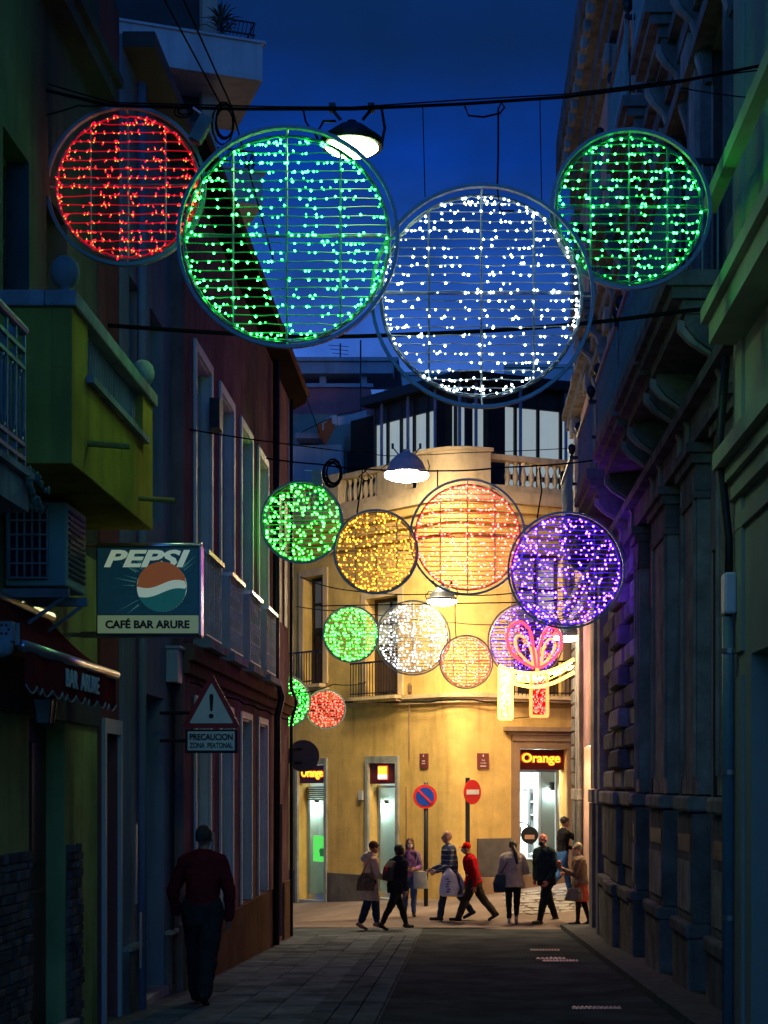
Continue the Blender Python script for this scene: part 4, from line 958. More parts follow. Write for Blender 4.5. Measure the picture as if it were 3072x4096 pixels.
# shelf unit
SD = -1.9; s0, s1 = US(.29, SD), US(.47, SD); zs0 = zsill + .42; zs1 = zhead - .42
b = MB(); b.fbox(GR, s0, s1, zs0, zs1, SD - .3, SD - .25); b.fbox(GR, s0 - .03, s0, zs0, zs1, SD - .25, SD + .1); b.fbox(GR, s1, s1 + .03, zs0, zs1, SD - .25, SD + .1); rk = thing('display_shelf', 'dark shelf unit stacked with small boxes in the shop window', 'shelf', GR.p((s0 + s1) / 2, zs0, SD)); b.build('carcass', mat('shelf_grey', (.3, .3, .3), .6), rk)
prod = [mat('box_%d' % i, c, .5, .1, 4, 0) for i, c in enumerate(((.8, .8, .78), (.15, .15, .16), (.6, .6, .1), (.7, .7, .72)))]
for r_ in range(5):
    z = zs0 + (zs1 - zs0) * r_ / 5
    b = MB(); b.fbox(GR, s0, s1, z, z + .02, SD - .24, SD + .1); b.build('shelf_board', white_in, rk)
    b = MB(); b.fbox(GR, s0 + .02, s1 - .02, z - .02, z - .004, SD + .02, SD + .06); b.build('shelf_light', emat('shelf_glow', (1, 1, .95), 6), rk)
    u = s0 + .02; k_ = 0
    while u < s1 - .06:
        w = random.uniform(.05, .09); h = random.uniform(.1, .22)
        b = MB(); b.fbox(GR, u, u + w, z + .021, z + h, SD - .15, SD + .06); x = b.build('product_box', random.choice(prod))
        tag(x, ('first', 'second', 'third', 'fourth', 'fifth', 'sixth')[k_] + ' product box from the left on the ' + ('bottom', 'second lowest', 'middle', 'second highest', 'top')[r_] + ' board of the shop shelf', 'box', 'boxes on the shop shelf'); u += w + .015; k_ += 1
uc = US(.5, -1)
# counter, easel and small lamps
ct = thing('display_counter', 'pale counter with dark frame behind the large shop window', 'counter', GR.p((u0 + uc) / 2, zsill - .3, -1))
b = MB(); b.fbox(GR, u0 + .3, uc - .1, zsill - .3, zsill + .3, -.95, -.6); b.build('body', mat('cream_counter', (.75, .68, .45), .6, .08), ct)
b = MB(); b.fbox(GR, u0 + .28, uc - .08, zsill + .302, zsill + .34, -.97, -.58); b.build('top', white_in, ct)
b = MB(); b.tube([GR.p(uc - .3, zsill + .02, -.45), GR.p(uc - .3, zsill + .5, -.45), GR.p(uc + .25, zsill + .5, -.45), GR.p(uc + .25, zsill + .02, -.45)], .015, 5); b.build('frame', A['iron'], ct)
rs = thing('round_shop_sign', 'small dark round hanging sign in front of the lit shop window', 'sign', GR.p(ur(1139), zr(1139, 1826), .12))
c = GR.p(ur(1139), zr(1139, 1804), .12)
b = MB(); b.lathe((c.x, c.y, c.z), [(.19, -.015), (.2, 0), (.19, .015)], 24, 'y'); b.build('disc', A['iron'], rs)
b = MB(); b.box(c.x - .11, c.x + .11, c.y - .022, c.y - .0165, c.z - .09, c.z + .01); b.build('label', mat('sign_tan', (.45, .25, .15), .6), rs)
b = MB(); b.tube([c + Vector((-.28, .1, .3)), c + Vector((-.1, 0, .28)), c + Vector((0, 0, .19))], .014, 5); b.tube([c + Vector((-.2, .05, .2)), c + Vector((-.24, .05, -.4)), c + Vector((-.26, .05, -1.3))], .014, 5); b.build('stand', A['iron'], rs)
for k, xx in enumerate((1135, 1155)):
    c = GR.p(ur(xx), zhead - .2, -1.0)
    t = thing('track_spotlight', ('left' if k == 0 else 'right') + '-hand black track spotlight at the top of the shop window', 'spotlight', c)
    b = MB(); b.tube([c + Vector((0, 0, .4)), c], .012, 6); b.tube([c + Vector((-.05, 0, .03)), c + Vector((.07, 0, -.12))], .045, 10); b.build('lamp_body', A['iron'], t)

# ---- glazed roof room of the corner building
GO = Vector((.12, 38.3, 0)); KL = Frame((GO.x, GO.y), (UL.x, UL.y), (-UL.y, UL.x)); KR = Frame((GO.x, GO.y), (UR.x, UR.y), (UR.y, -UR.x))
kb, kt = 7.9, 11.15
cs = MB(); cs.fbox(KL, -.3, 5, kb, kt, -2.6, -.5); cs.fbox(KR, -.3, 5, kb, kt, -2.6, -.5); g_ = cs.build('roof_room', mat('room_dark', (.03, .03, .03), .8), cb)
b = MB(); b.fbox(KL, -.2, KL.u_at(800), kt, kt + .22, -3, .35); b.fbox(KR, -.1, 4.6, kt + .003, kt + .223, -3, .35); b.build('roof_slab', A['iron'], g_)
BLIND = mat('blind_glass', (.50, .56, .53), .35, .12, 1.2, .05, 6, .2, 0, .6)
BLIND.node_tree.nodes['Principled BSDF'].inputs['Emission Color'].default_value = (.6, .72, .68, 1); BLIND.node_tree.nodes['Principled BSDF'].inputs['Emission Strength'].default_value = .42   # glow added to the panes for the light falling on them
dk = mat('dark_frame', (.02, .018, .016), .5, .2)
for fr, xs in ((KL, (808, 836, 865, 893, 922, 952, 982, 1005)), (KR, (1018, 1063, 1114, 1163, 1212, 1245))):
    us = [fr.u_at(x) for x in xs]
    if fr is KL: us = us[::-1]
    us = sorted(us)
    b = MB(); b.fbox(fr, us[0], us[-1], kb, kb + .5, -.1, -.02); b.fbox(fr, us[0], us[-1], kt - .45, kt - .002, -.1, -.02); b.fbox(fr, us[0], us[-1], kb + 1.05, kb + 1.16, -.1, -.02); b.each('glazing_rail', dk, g_)
    for i, u in enumerate(us):
        b = MB(); b.fbox(fr, u - .035, u + .035, kb, kt - .002, -.12, .0); b.build('mullion', dk, g_)
        if i % 2 == 0:
            b = MB(); b.tube([fr.p(u + .07, kb, .12), fr.p(u + .07, kt, .12)], .04, 8); b.build('post', mat('lavender_post', (.22, .24, .36), .5, .1), g_, sm=True)
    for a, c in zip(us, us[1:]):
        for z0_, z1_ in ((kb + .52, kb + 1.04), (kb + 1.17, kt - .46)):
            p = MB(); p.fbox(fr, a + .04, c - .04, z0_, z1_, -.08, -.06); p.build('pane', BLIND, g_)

# ================================================================== houses behind
def simple_house(name, label, boxes, base):
    t = thing(name, label, 'building', base)
    for nm, bx, m in boxes:
        b = MB()
        for q in bx: b.box(*q)
        b.each(nm, m, t)
    return t
Yb = 47.0; s_ = Yb / FPX; X_ = lambda x: (x - VX) * s_; Z_ = lambda y: CAMZ + (VY - y) * s_
mv = mat('mauve_render', (.46, .15, .16), .9, .2, .8, .2, 40, .3); gw = mat('pale_grey_render', (.60, .60, .62), .9, .2, .8, .2, 40, .4); bl_ = mat('slate_concrete', (.36, .38, .43), .9, .2, .8, .2, 40, .3)
th = simple_house('terrace_house', 'mauve house with open roof terrace behind the corner building', [
    ('wall', [(X_(560), X_(800), Yb, Yb + 5, -2, Z_(838))], mv),
    ('base_band', [(X_(560), X_(800), Yb - .06, Yb - .003, Z_(985), Z_(896))], mat('olive_render', (.30, .29, .22), .9)),
    ('parapet_cap', [(X_(560), X_(806), Yb - .1, Yb + .15, Z_(838) + .003, Z_(830))], bl_),
    ('roof_beam', [(X_(560), X_(850), Yb - .3, Yb + .4, Z_(812), Z_(788)), (X_(560), X_(862), Yb - .4, Yb + 3, Z_(787) , Z_(779))], bl_)], (X_(700), Yb + 2.5, -2))
for x in (632, 690, 778):
    b = MB(); b.box(X_(x), X_(x + 14), Yb, Yb + .25, Z_(830) + .003, Z_(812) - .003); b.build('post', bl_, th)
b = MB(); b.box(X_(736), X_(800), Yb + 3, Yb + 5, Z_(835), Z_(800)); b.build('stair_hut', gw, th)
Yb = 44.5; s_ = Yb / FPX
gh = simple_house('grey_wall_house', 'pale grey terrace house with washing line left of the glazed room', [
    ('wall', [(X_(560), X_(737), Yb, Yb + 2, -2, Z_(962))], gw),
    ('recess', [(X_(737), X_(800), Yb + 1, Yb + 2, -2, Z_(925))], mat('weathered_render', (.3, .25, .18), .9, .4, 3, .3, 30, .5)),
    ('canopy', [(X_(640), X_(700), Yb - .2, Yb + 1, Z_(950), Z_(938)), (X_(770), X_(805), Yb - .2, Yb + 1, Z_(918), Z_(905))], bl_),
    ('hut', [(X_(646), X_(668), Yb + .5, Yb + 1.5, Z_(962), Z_(948))], A['wood'])], (X_(680), Yb + 1, -2))
b = MB(); b.box(X_(690), X_(738), Yb - .08, Yb - .003, Z_(1030), Z_(962)); b.build('pale_panel', A['white'], gh)
b = MB(); b.box(X_(745), X_(792), Yb + .9, Yb + .997, Z_(1060), Z_(960)); b.build('doorway', A['dark'], gh)
# washing on the line
wl = thing('washing_line', 'white and orange cloths drying on a line left of the roof room', 'washing line', (X_(720), Yb - .6, Z_(990)))
def cloth(pts, m, nm):
    b = MB(); n = len(pts)
    for i in range(n - 1):
        (x0, t0, b0), (x1, t1, b1) = pts[i], pts[i + 1]
        y0 = Yb - .6 + .06 * math.sin(i * 1.7); y1 = Yb - .6 + .06 * math.sin((i + 1) * 1.7)
        b.hexa([(X_(x0), y0, Z_(b0)), (X_(x1), y1, Z_(b1)), (X_(x1), y1 + .01, Z_(b1)), (X_(x0), y0 + .01, Z_(b0)), (X_(x0), y0, Z_(t0)), (X_(x1), y1, Z_(t1)), (X_(x1), y1 + .01, Z_(t1)), (X_(x0), y0 + .01, Z_(t0))])
    b.build(nm, m, wl)
cloth([(700, 925, 940), (712, 912, 935), (722, 908, 925), (732, 909, 930)], A['white'], 'cloth')
cloth([(733, 911, 930), (748, 908, 926), (765, 906, 924), (780, 902, 935), (794, 896, 925)], A['white'], 'cloth')
cloth([(690, 928, 950), (700, 924, 962), (706, 925, 972), (714, 918, 960), (726, 913, 935)], mat('orange_cloth', (.45, .13, .05), .9, .2), 'cloth')
b = MB(); b.tube([(X_(655), Yb - .6, Z_(945)), (X_(700), Yb - .6, Z_(922)), (X_(732), Yb - .6, Z_(908)), (X_(800), Yb - .6, Z_(893))], .012, 5); b.build('line', A['rubber'], wl)
# roof mast and antennas
def antenna(x, y0, y1, Yd, lab, arms=3):
    c = at(x, y1, Yd); t = thing('roof_antenna', lab, 'antenna', c)
    p1 = at(x, y0, Yd); b = MB(); b.tube([c, p1], .022, 6); b.build('mast', A['iron'], t)
    for k in range(arms):
        z = p1.z - .1 - k * .12; b = MB(); b.tube([(p1.x - .35 + k * .05, Yd, z + .05), (p1.x + .25, Yd, z)], .01, 5); b.build('element', A['iron'], t)
antenna(779, 735, 925, 43.9, 'tall thin roof mast rising beside the washing line', 0)
antenna(735, 742, 779, 48.5, 'short television antenna on the mauve house roof beam', 4)
antenna(663, 800, 836, 51, 'faint small antenna seen through the open roof terrace', 4)
Yb = 60; s_ = Yb / FPX
for xa, xb, yt, lab in ((830, 1000, 812, 'low dark flat-roofed house behind the left part of the roof room'), (1090, 1300, 795, 'dark flat-roofed house behind the right part of the roof room')):
    simple_house('distant_house', lab, [('wall', [(X_(xa), X_(xb), Yb, Yb + 4, -2, Z_(yt))], bl_), ('parapet', [(X_(xa - 2), X_(xb + 2), Yb - .1, Yb + .2, Z_(yt) + .003, Z_(yt - 7))], A['conc'])], (X_((xa + xb) / 2), Yb, -2))
# ================================================================== festive light discs
def bulb_mesh(name, r, core, body):
    b = MB(); n = 7
    prof = [(.32, 1.55), (.42, 1.0), (.62, .62)] if 'red' not in name else [(.5, 2.9), (.62, 1.6), (.66, .62)]
    cr = 1.0 if 'red' not in name else .62
    b.cur = 1
    vs = [Vector((r * p * math.cos(6.2832 * k / n), r * p * math.sin(6.2832 * k / n), r * h)) for p, h in prof for k in range(n)]
    b.add(vs, [(i * n + k, i * n + (k + 1) % n, (i + 1) * n + (k + 1) % n, (i + 1) * n + k) for i in range(2) for k in range(n)] + [tuple(range(n))[::-1]])
    b.cur = 0
    prof = [(.62 * cr, .62), (.98 * cr, .1), (.88 * cr, -.5), (.45 * cr, -.9)]
    vs = [Vector((r * p * math.cos(6.2832 * k / n), r * p * math.sin(6.2832 * k / n), r * h)) for p, h in prof for k in range(n)]
    b.add(vs, [(i * n + k, i * n + (k + 1) % n, (i + 1) * n + (k + 1) % n, (i + 1) * n + k) for i in range(3) for k in range(n)] + [tuple(range(3 * n, 4 * n))])
    me = bpy.data.meshes.new(name); me.from_pydata(b.v, [], b.f); me.materials.append(core); me.materials.append(body)
    for p, i in zip(me.polygons, b.mi): p.material_index = i; p.use_smooth = True
    return me, b
KINDS_ = {  # core colour, strength, body colour, strength, cable colour tinted for the bulbs' glow
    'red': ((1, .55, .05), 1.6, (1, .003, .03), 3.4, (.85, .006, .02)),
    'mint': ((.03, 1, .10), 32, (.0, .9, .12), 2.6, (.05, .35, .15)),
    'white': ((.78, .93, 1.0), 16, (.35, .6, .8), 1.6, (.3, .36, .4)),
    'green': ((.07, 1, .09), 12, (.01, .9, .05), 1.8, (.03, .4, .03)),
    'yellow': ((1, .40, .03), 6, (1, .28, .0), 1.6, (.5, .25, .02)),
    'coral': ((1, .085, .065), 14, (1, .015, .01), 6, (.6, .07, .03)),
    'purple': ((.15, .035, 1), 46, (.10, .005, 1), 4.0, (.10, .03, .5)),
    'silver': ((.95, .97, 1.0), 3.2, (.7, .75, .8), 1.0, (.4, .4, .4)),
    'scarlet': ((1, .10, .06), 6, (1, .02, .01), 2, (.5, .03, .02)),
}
ring_m = mat('ring_steel', (.24, .28, .28), .45, .2, 8, .05, 60, 0, .5, .5)
def disc(label, x, y, Rp, rp, Yd, kind, n, br, single=False, ish=(0, 0), ell=1.0, yaw=0.0, rows=None):
    c = at(x, y, Yd); k = Yd / FPX; Ro, Ri = Rp * k, rp * k
    cc, cs_, bc, bs_, wc = KINDS_[kind]
    core = emat('bulb_core_' + kind, cc, cs_); dimc = emat('bulb_dim_' + kind, cc, cs_ * .28); body = emat('bulb_body_' + kind, bc, bs_); wm = mat('cable_' + kind, wc, .5, .1, 5, 0); wq = wm.node_tree.nodes['Principled BSDF']; wq.inputs['Emission Color'].default_value = (*wc, 1); wq.inputs['Emission Strength'].default_value = .9 if kind in ('coral', 'scarlet') else .35 if kind in ('red', 'green', 'yellow', 'purple') else 0     # cable given its own glow for the coloured haze round the bulbs
    t = thing('light_disc', label, 'light disc', (c.x, c.y, c.z - Ro), 'hanging light discs')
    ex = Vector((math.cos(yaw) , math.sin(yaw), 0)); ey = Vector((-math.sin(yaw), math.cos(yaw), 0)); ez = Vector((0, 0, 1))
    P = lambda a, h, d=0: c + ex * a + ez * h + ey * d
    N = 56; s0, s1 = ish[0] * k, -ish[1] * k
    tr = .0115 + .00012 * Yd
    b = MB()
    o_ = []; n_ = N
    vs = []
    for i in range(N):
        a = 2 * math.pi * i / N
        for dr, dd in ((-tr, -.022), (tr, -.022), (tr, .022), (-tr, .022)): vs.append(P((Ro + dr) * math.cos(a), (Ro + dr) * math.sin(a), dd))
    b.add(vs, [(4 * i + q, 4 * i + (q + 1) % 4, 4 * ((i + 1) % N) + (q + 1) % 4, 4 * ((i + 1) % N) + q) for i in range(N) for q in range(4)])
    b.build('outer_ring', ring_m, t)
    PI = lambda a, h, d=0: P(a + s0, h + s1, d + .05)
    b = MB(); b.tube([PI(Ri * math.cos(2 * math.pi * i / N), Ri * math.sin(2 * math.pi * i / N)) for i in range(N)], tr * .8, 6, True); b.build('inner_ring', ring_m, t)
    b = MB()
    for w in (0, .25, .5, .75):
        a = w * 2 * math.pi; b.tube([P(Ro * math.cos(a), Ro * math.sin(a)), PI(Ri * math.cos(a), Ri * math.sin(a))], tr * .7, 5)
    b.build('strut', ring_m, t)
    for xo in (-.52, .0, .52):
        h = Ri * math.sqrt(1 - xo * xo); b = MB(); b.tube([PI(xo * Ri, -h), PI(xo * Ri, h)], tr * .62, 6); b.build('vertical_bar', ring_m, t)
    b = MB(); b.tube([PI(-Ri, .02), PI(Ri, .02)], tr * .62, 6); b.build('cross_bar', ring_m, t)
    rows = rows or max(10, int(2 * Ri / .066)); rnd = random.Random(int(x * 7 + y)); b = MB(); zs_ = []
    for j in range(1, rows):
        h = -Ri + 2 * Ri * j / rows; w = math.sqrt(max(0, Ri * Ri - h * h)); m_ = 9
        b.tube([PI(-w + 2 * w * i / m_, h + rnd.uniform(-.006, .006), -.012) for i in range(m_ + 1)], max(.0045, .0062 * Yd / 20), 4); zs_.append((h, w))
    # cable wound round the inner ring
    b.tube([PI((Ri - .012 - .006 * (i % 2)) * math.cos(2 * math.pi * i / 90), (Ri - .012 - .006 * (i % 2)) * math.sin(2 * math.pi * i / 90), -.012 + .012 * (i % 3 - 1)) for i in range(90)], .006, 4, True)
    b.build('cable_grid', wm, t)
    me, mb = bulb_mesh('bulb_' + kind, br, core, body); me2, mb2 = bulb_mesh('bulb_' + kind, br * .8, dimc, body); me3, mb3 = bulb_mesh('bulb_' + kind, br * 1.22, core, body); places = []
    tries = 0
    while len(places) < n and tries < n * 60:
        tries += 1
        if rnd.random() < .16:
            a = rnd.uniform(0, 6.283); r_ = Ri * rnd.uniform(.93, .99); q = (r_ * math.cos(a), r_ * math.sin(a))
        else:
            h, w = rnd.choice(zs_); aa = rnd.uniform(-w, w) * .985
            if rnd.random() > math.sqrt(w / Ri): continue
            q = (aa, h + rnd.choice((-1, -1, -1, 1)) * br * rnd.uniform(.6, 1.7))
        if q[0] ** 2 + q[1] ** 2 > (Ri * .985) ** 2: continue
        if any((q[0] - e[0]) ** 2 + (q[1] - e[1]) ** 2 < (br * 2.1) ** 2 for e in places) and rnd.random() < .9: continue
        places.append(q)
    st = MB()
    for i, (a, h) in enumerate(places):
        p = PI(a, h, -.02); rot = (rnd.uniform(-.7, .7), rnd.gauss(0, .55), rnd.uniform(0, 6))
        if rnd.random() < .12: rot = (rot[0], rot[1] + math.pi, rot[2])
        pick = rnd.choices((0, 1, 2), (.55, .27, .18))[0]; mx_, bx_ = ((me, mb), (me2, mb2), (me3, mb3))[pick]
        if single and i < 290: inst(mx_, t, p, rot, 'bulb')
        else:
            from mathutils import Euler
            M = Euler(rot).to_matrix(); n0 = len(st.v); st.v += [M @ v + p for v in bx_.v]; st.f += [[q + n0 for q in f] for f in bx_.f]; st.mi += [2 if (q == 0 and pick == 1) else q for q in bx_.mi]
    if st.v: st.build('bulb_string', [core, body, dimc], t, True, kind='stuff')
    return t
# first row
disc('red light disc at the upper left, leftmost of the front row', 272, 402, 170, 156, 12.25, 'red', 300, .0072, True, (2, -2))
disc('largest mint-green light disc in front of the sky', 622, 512, 237, 224, 12.0, 'mint', 420, .0079, True, (-4, 0))
disc('large cold white light disc hanging lowest in the front row', 1042, 640, 239, 219, 12.1, 'white', 410, .0082, True, (-2, -4))
disc('mint-green light disc against the dark stone facade at the upper right', 1362, 452, 171, 160, 12.2, 'mint', 235, .0081, True, (-2, -2))
# second row
disc('vivid green light disc at the pink house corner, second row', 652, 1128, 88, 84, 23.1, 'green', 190, .0165)
disc('golden yellow light disc under the second-row street lamp', 812, 1192, 90, 86, 22.9, 'yellow', 350, .0122)
disc('large coral red light disc in the middle of the second row', 1010, 1160, 124, 114, 23.0, 'coral', 370, .0145, False, (0, 0))
disc('violet light disc in front of the stone facade, second row', 1223, 1232, 125, 118, 22.8, 'purple', 330, .0128)
# third row
disc('smaller green light disc beside the silver one in the third row', 758, 1370, 60, 57, 33.4, 'green', 230, .0195)
disc('silver white light disc in the middle of the third row', 892, 1378, 80, 75, 33.6, 'silver', 330, .0185)
disc('small orange-red light disc hanging lowest in the third row', 1007, 1430, 57, 53, 33.3, 'coral', 210, .0155)
disc('violet light disc behind the glowing ribbon bow', 1135, 1385, 81, 76, 33.5, 'purple', 170, .0155)
# fourth row, down the side street
disc('bright green light disc half hidden by the pink house corner', 613, 1516, 58, 54, 34.6, 'green', 240, .02)
disc('smallest scarlet light disc beside the pink house corner', 704, 1532, 42, 39, 35.2, 'scarlet', 180, .0165)

# ---- glowing gift bow on a post decoration
Yg = 31.3; gk = Yg / FPX
gift = thing('gift_bow_light', 'glowing red ribbon bow with white band and two hanging ribbon ends', 'light figure', at(1160, 1552, Yg))
rope_r = emat('rope_red', (1, .022, .035), 6.5); rope_o = emat('rope_orange', (1, .16, .04), 5); rope_w = emat('rope_warm_white', (1, .60, .07), 8); red_panel = mat('red_mesh', (.35, .01, .01), .6)
G = lambda x, y, d=0: at(x, y, Yg) + Vector((0, d, 0))
def loop(pts, r, m, nm, close=False, d=0):
    P_ = [G(x, y, d) for x, y in pts]; out = []
    n = len(P_)
    for i in range(n - 1 if not close else n):
        p0, p1, p2, p3 = (P_[(i - 1) % n] if close or i > 0 else P_[i]), P_[i], P_[(i + 1) % n], (P_[(i + 2) % n] if close or i + 2 < n else P_[(i + 1) % n])
        for t_ in (0, .25, .5, .75):
            out.append(.5 * ((2 * p1) + (p2 - p0) * t_ + (2 * p0 - 5 * p1 + 4 * p2 - p3) * t_ ** 2 + (3 * p1 - p0 - 3 * p2 + p3) * t_ ** 3))
    if not close: out.append(P_[-1])
    b = MB(); b.tube(out, r, 6, close); b.build(nm, m, gift, True)
loop([(1158, 1443), (1152, 1400), (1145, 1364), (1135, 1350), (1120, 1343), (1105, 1351), (1096, 1368), (1098, 1393), (1107, 1412), (1126, 1428), (1153, 1443)], .031, rope_r, 'outer_loop')
loop([(1151, 1441), (1148, 1406), (1135, 1381), (1124, 1373), (1115, 1376), (1113, 1390), (1120, 1407), (1135, 1425), (1151, 1437)], .027, rope_o, 'inner_loop', False, .03)
loop([(1163, 1443), (1165, 1399), (1173, 1371), (1183, 1357), (1195, 1354), (1207, 1366), (1212, 1384), (1210, 1403), (1196, 1422), (1177, 1437), (1163, 1443)], .031, rope_r, 'outer_loop')
loop([(1168, 1441), (1174, 1402), (1183, 1384), (1191, 1380), (1198, 1387), (1197, 1403), (1186, 1422), (1170, 1437)], .027, rope_o, 'inner_loop', False, .03)
loop([(1158, 1450), (1159, 1430), (1156, 1400)], .02, rope_o, 'knot_rope'); loop([(1162, 1450), (1163, 1425), (1168, 1398)], .02, rope_o, 'knot_rope')
loop([(1078, 1438), (1098, 1447), (1125, 1453), (1157, 1455), (1190, 1449), (1215, 1438), (1240, 1424)], .036, rope_w, 'band_rope')
loop([(1100, 1473), (1125, 1480), (1157, 1484), (1190, 1477), (1215, 1466), (1240, 1452)], .036, rope_w, 'band_rope')
loop([(1079, 1455), (1125, 1470), (1157, 1472), (1190, 1465), (1240, 1438)], .012, rope_w, 'band_rope', False, .02)
for (xa, xb, ya, yb), m in (((1079, 1105, 1442, 1552), rope_w), ((1147, 1182, 1456, 1547), rope_o)):
    loop([(xa, ya), (xa, (ya + yb) / 2), (xa, yb - 4), (xa + 4, yb), (xb - 4, yb), (xb, yb - 4), (xb, (ya + yb) / 2), (xb, ya)], .033, m, 'ribbon_outline')
for xx in (1086, 1092.5, 1099): loop([(xx, 1460), (xx, 1500), (xx, 1546)], .017, rope_w, 'ribbon_rope')
for dy in (6, 12, 18): loop([(1079, 1440 + dy), (1098, 1450 + dy), (1125, 1456 + dy * .9), (1150, 1459 + dy * .8)], .014, rope_w, 'band_rope', False, .02)
b = MB(); a, c = G(1150, 1545, .03), G(1179, 1458, .03); b.box(a.x, c.x, a.y, a.y + .01, a.z, c.z); b.build('ribbon_mesh', red_panel, gift)
mer, mbr = bulb_mesh('bulb_gift_red', .018, emat('bulb_core_giftred', (1, .2, .08), 5), rope_r); mew, mbw = bulb_mesh('bulb_gift_white', .02, emat('bulb_core_giftwhite', (1, .75, .2), 12), rope_w)
st = MB(); sw = MB(); rnd = random.Random(5)
def drop(sb, mb, p):
    from mathutils import Euler
    M = Euler((rnd.uniform(-.8, .8), rnd.uniform(-.8, .8), 0)).to_matrix(); n0 = len(sb.v); sb.v += [M @ v + p for v in mb.v]; sb.f += [[q + n0 for q in f] for f in mb.f]; sb.mi += mb.mi
for i in range(90): drop(st, mbr, G(rnd.uniform(1152, 1177), rnd.uniform(1462, 1542), 0))
for i in range(70): drop(sw, mbw, G(rnd.uniform(1083, 1102), rnd.uniform(1462, 1547), 0))
for i in range(150):
    x = rnd.uniform(1080, 1240); yc = 1450 + 14 * math.sin((x - 1080) / 160 * 3.1) - max(0, x - 1160) * .23; drop(sw, mbw, G(x, yc + rnd.uniform(-8, 9), 0))
for i in range(80):
    lx = rnd.choice(((1118, 1385, 44, 38), (1190, 1395, 40, 36))); a = rnd.uniform(0, 6.28); r_ = rnd.uniform(.5, .95); drop(st, mbr, G(lx[0] + lx[2] * r_ * math.cos(a) * .5 , lx[1] + lx[3] * r_ * math.sin(a), .01))
st.build('red_bulb_string', [MATS['bulb_core_giftred'], rope_r], gift, True, kind='stuff'); sw.build('white_bulb_string', [MATS['bulb_core_giftwhite'], rope_w], gift, True, kind='stuff')
b = MB(); b.tube([G(1105, 1552, .02), G(1150, 1548, .02)], .008, 5); b.tube([G(1192, 1452, .02), G(1241, 1425, .02)], .014, 5); b.tube([G(1155, 1462, .05), G(1157, 1300, .05)], .01, 5); b.build('frame_rod', A['iron'], gift)
b = MB(); b.tube([at(690, 1309, Yg), at(1157, 1300, Yg) + Vector((0, .05, 0)), at(1275, 1290, Yg)], .012, 5); b.build('support_cable', A['rubber'], gift)

# ================================================================== street lamps on cables
def lamp(label, x, y, w, Yd, strength, col=(1, .93, .75), hm=None, upl=False, flat=1.0):
    c = at(x, y, Yd); r = w * Yd / FPX / 2; t = thing('hanging_street_lamp', label, 'street lamp', c, 'street lamps hung on cables')
    hm = hm or mat('lamp_housing', (.12, .13, .14), .45, .2, 8, .05, 60, 0, .4, .5)
    b = MB(); b.lathe(c, [(r * .97, .0), (r, .012), (r, .05), (r * .9, .07), (r * .72, .17 * flat * r / .3), (r * .42, .26 * flat * r / .3), (r * .18, .29 * flat * r / .3), (r * .15, .33 * flat * r / .3)], 28); b.build('housing', hm, t, False)
    rr = .985 if upl else .84
    g = emat('lamp_glow_%d' % int(strength), col, strength)
    pr = [(r * .01, -.24 * r), (r * .3, -.225 * r), (r * .55, -.17 * r), (r * .74, -.09 * r), (r * .84, -.003)]
    if upl: pr = [(r * .01, -.36 * r), (r * .3, -.34 * r), (r * .6, -.27 * r), (r * .85, -.20 * r), (r * .97, -.14 * r), (r * .985, -.003)]
    b = MB(); b.lathe(c, pr, 28); b.build('bowl', g, t, True)
    b = MB()
    for s in (-1, 1):
        b.tube([c + Vector((s * r * .35, 0, .26 * r / .3)), c + Vector((s * r * .62, 0, .36 * r / .3))], .014, 5); b.box(c.x + s * r * .62 - .025, c.x + s * r * .62 + .025, c.y - .03, c.y + .03, c.z + .34 * r / .3, c.z + .41 * r / .3)
    b.tube([c + Vector((-r, 0, .02)), c + Vector((-r * 1.15, 0, .1)), c + Vector((-r * .9, 0, .2)), c + Vector((-r * .5, 0, .2))], .012, 5)
    b.tube([c + Vector((r * .95, 0, .02)), c + Vector((r * 1.05, 0, .15)), c + Vector((r * .95, 0, .3))], .012, 5)
    b.each('hanger', A['iron'], t); return t
lamp('near black street lamp glowing above the largest green disc', 760, 318, 136, 12.4, 38.0, (.72, 1, .48), A['iron'], False, .75)
lamp('grey domed street lamp hanging in front of the roof balustrade', 878, 1024, 96, 34.0, 300, (1, .82, .50), mat('lamp_housing_grey', (.3, .3, .34), .5, .15, 8, .05), True)
lamp('small street lamp below the coral disc', 955, 1298, 64, 33.8, 380, (1, .74, .40), None, True)
lamp('street lamp beside the ribbon bow at the stone building', 1224, 1376, 60, 34.0, 75, (1, .72, .36), None, True)

# ---- cables
def cable(label, pts, r, sag=0.0, seg=8):
    out = []
    for a, c in zip(pts, pts[1:]):
        a, c = Vector(a), Vector(c)
        for i in range(seg):
            t_ = i / seg; out.append(a.lerp(c, t_) - Vector((0, 0, sag * 4 * t_ * (1 - t_))))
    out.append(Vector(pts[-1])); b = MB(); b.tube(out, r, 5); o = b.build('overhead_cable', A['rubber']); tag(o, label, 'cable', 'overhead cables')
    return o
YR = 12.15
cable('thick upper cable carrying the front row of discs', [at(60, 186, YR), at(235, 228, YR), at(520, 236, YR), at(760, 236, YR), at(1000, 225, YR), at(1220, 210, YR), at(1440, 182, YR), at(1655, 140, YR)], .013, .0)
cable('thin cable just above the thick front cable', [at(70, 172, YR + .05), at(240, 222, YR + .05), at(600, 231, YR + .05), at(760, 232, YR + .05), at(1000, 216, YR + .05), at(1220, 204, YR + .05), at(1655, 150, YR + .05)], .006)
cable('slack lower cable from the left wall to the front row', [at(40, 262, YR), at(170, 228, YR), at(235, 226, YR)], .006, .01)
cable('slack lower cable from the right wall to the front row', [at(1470, 190, YR), at(1655, 214, YR)], .005, .01)
cable('left one of two steep wires running up past the high balcony', [at(345, -20, 11.2), at(478, 228, YR)], .007)
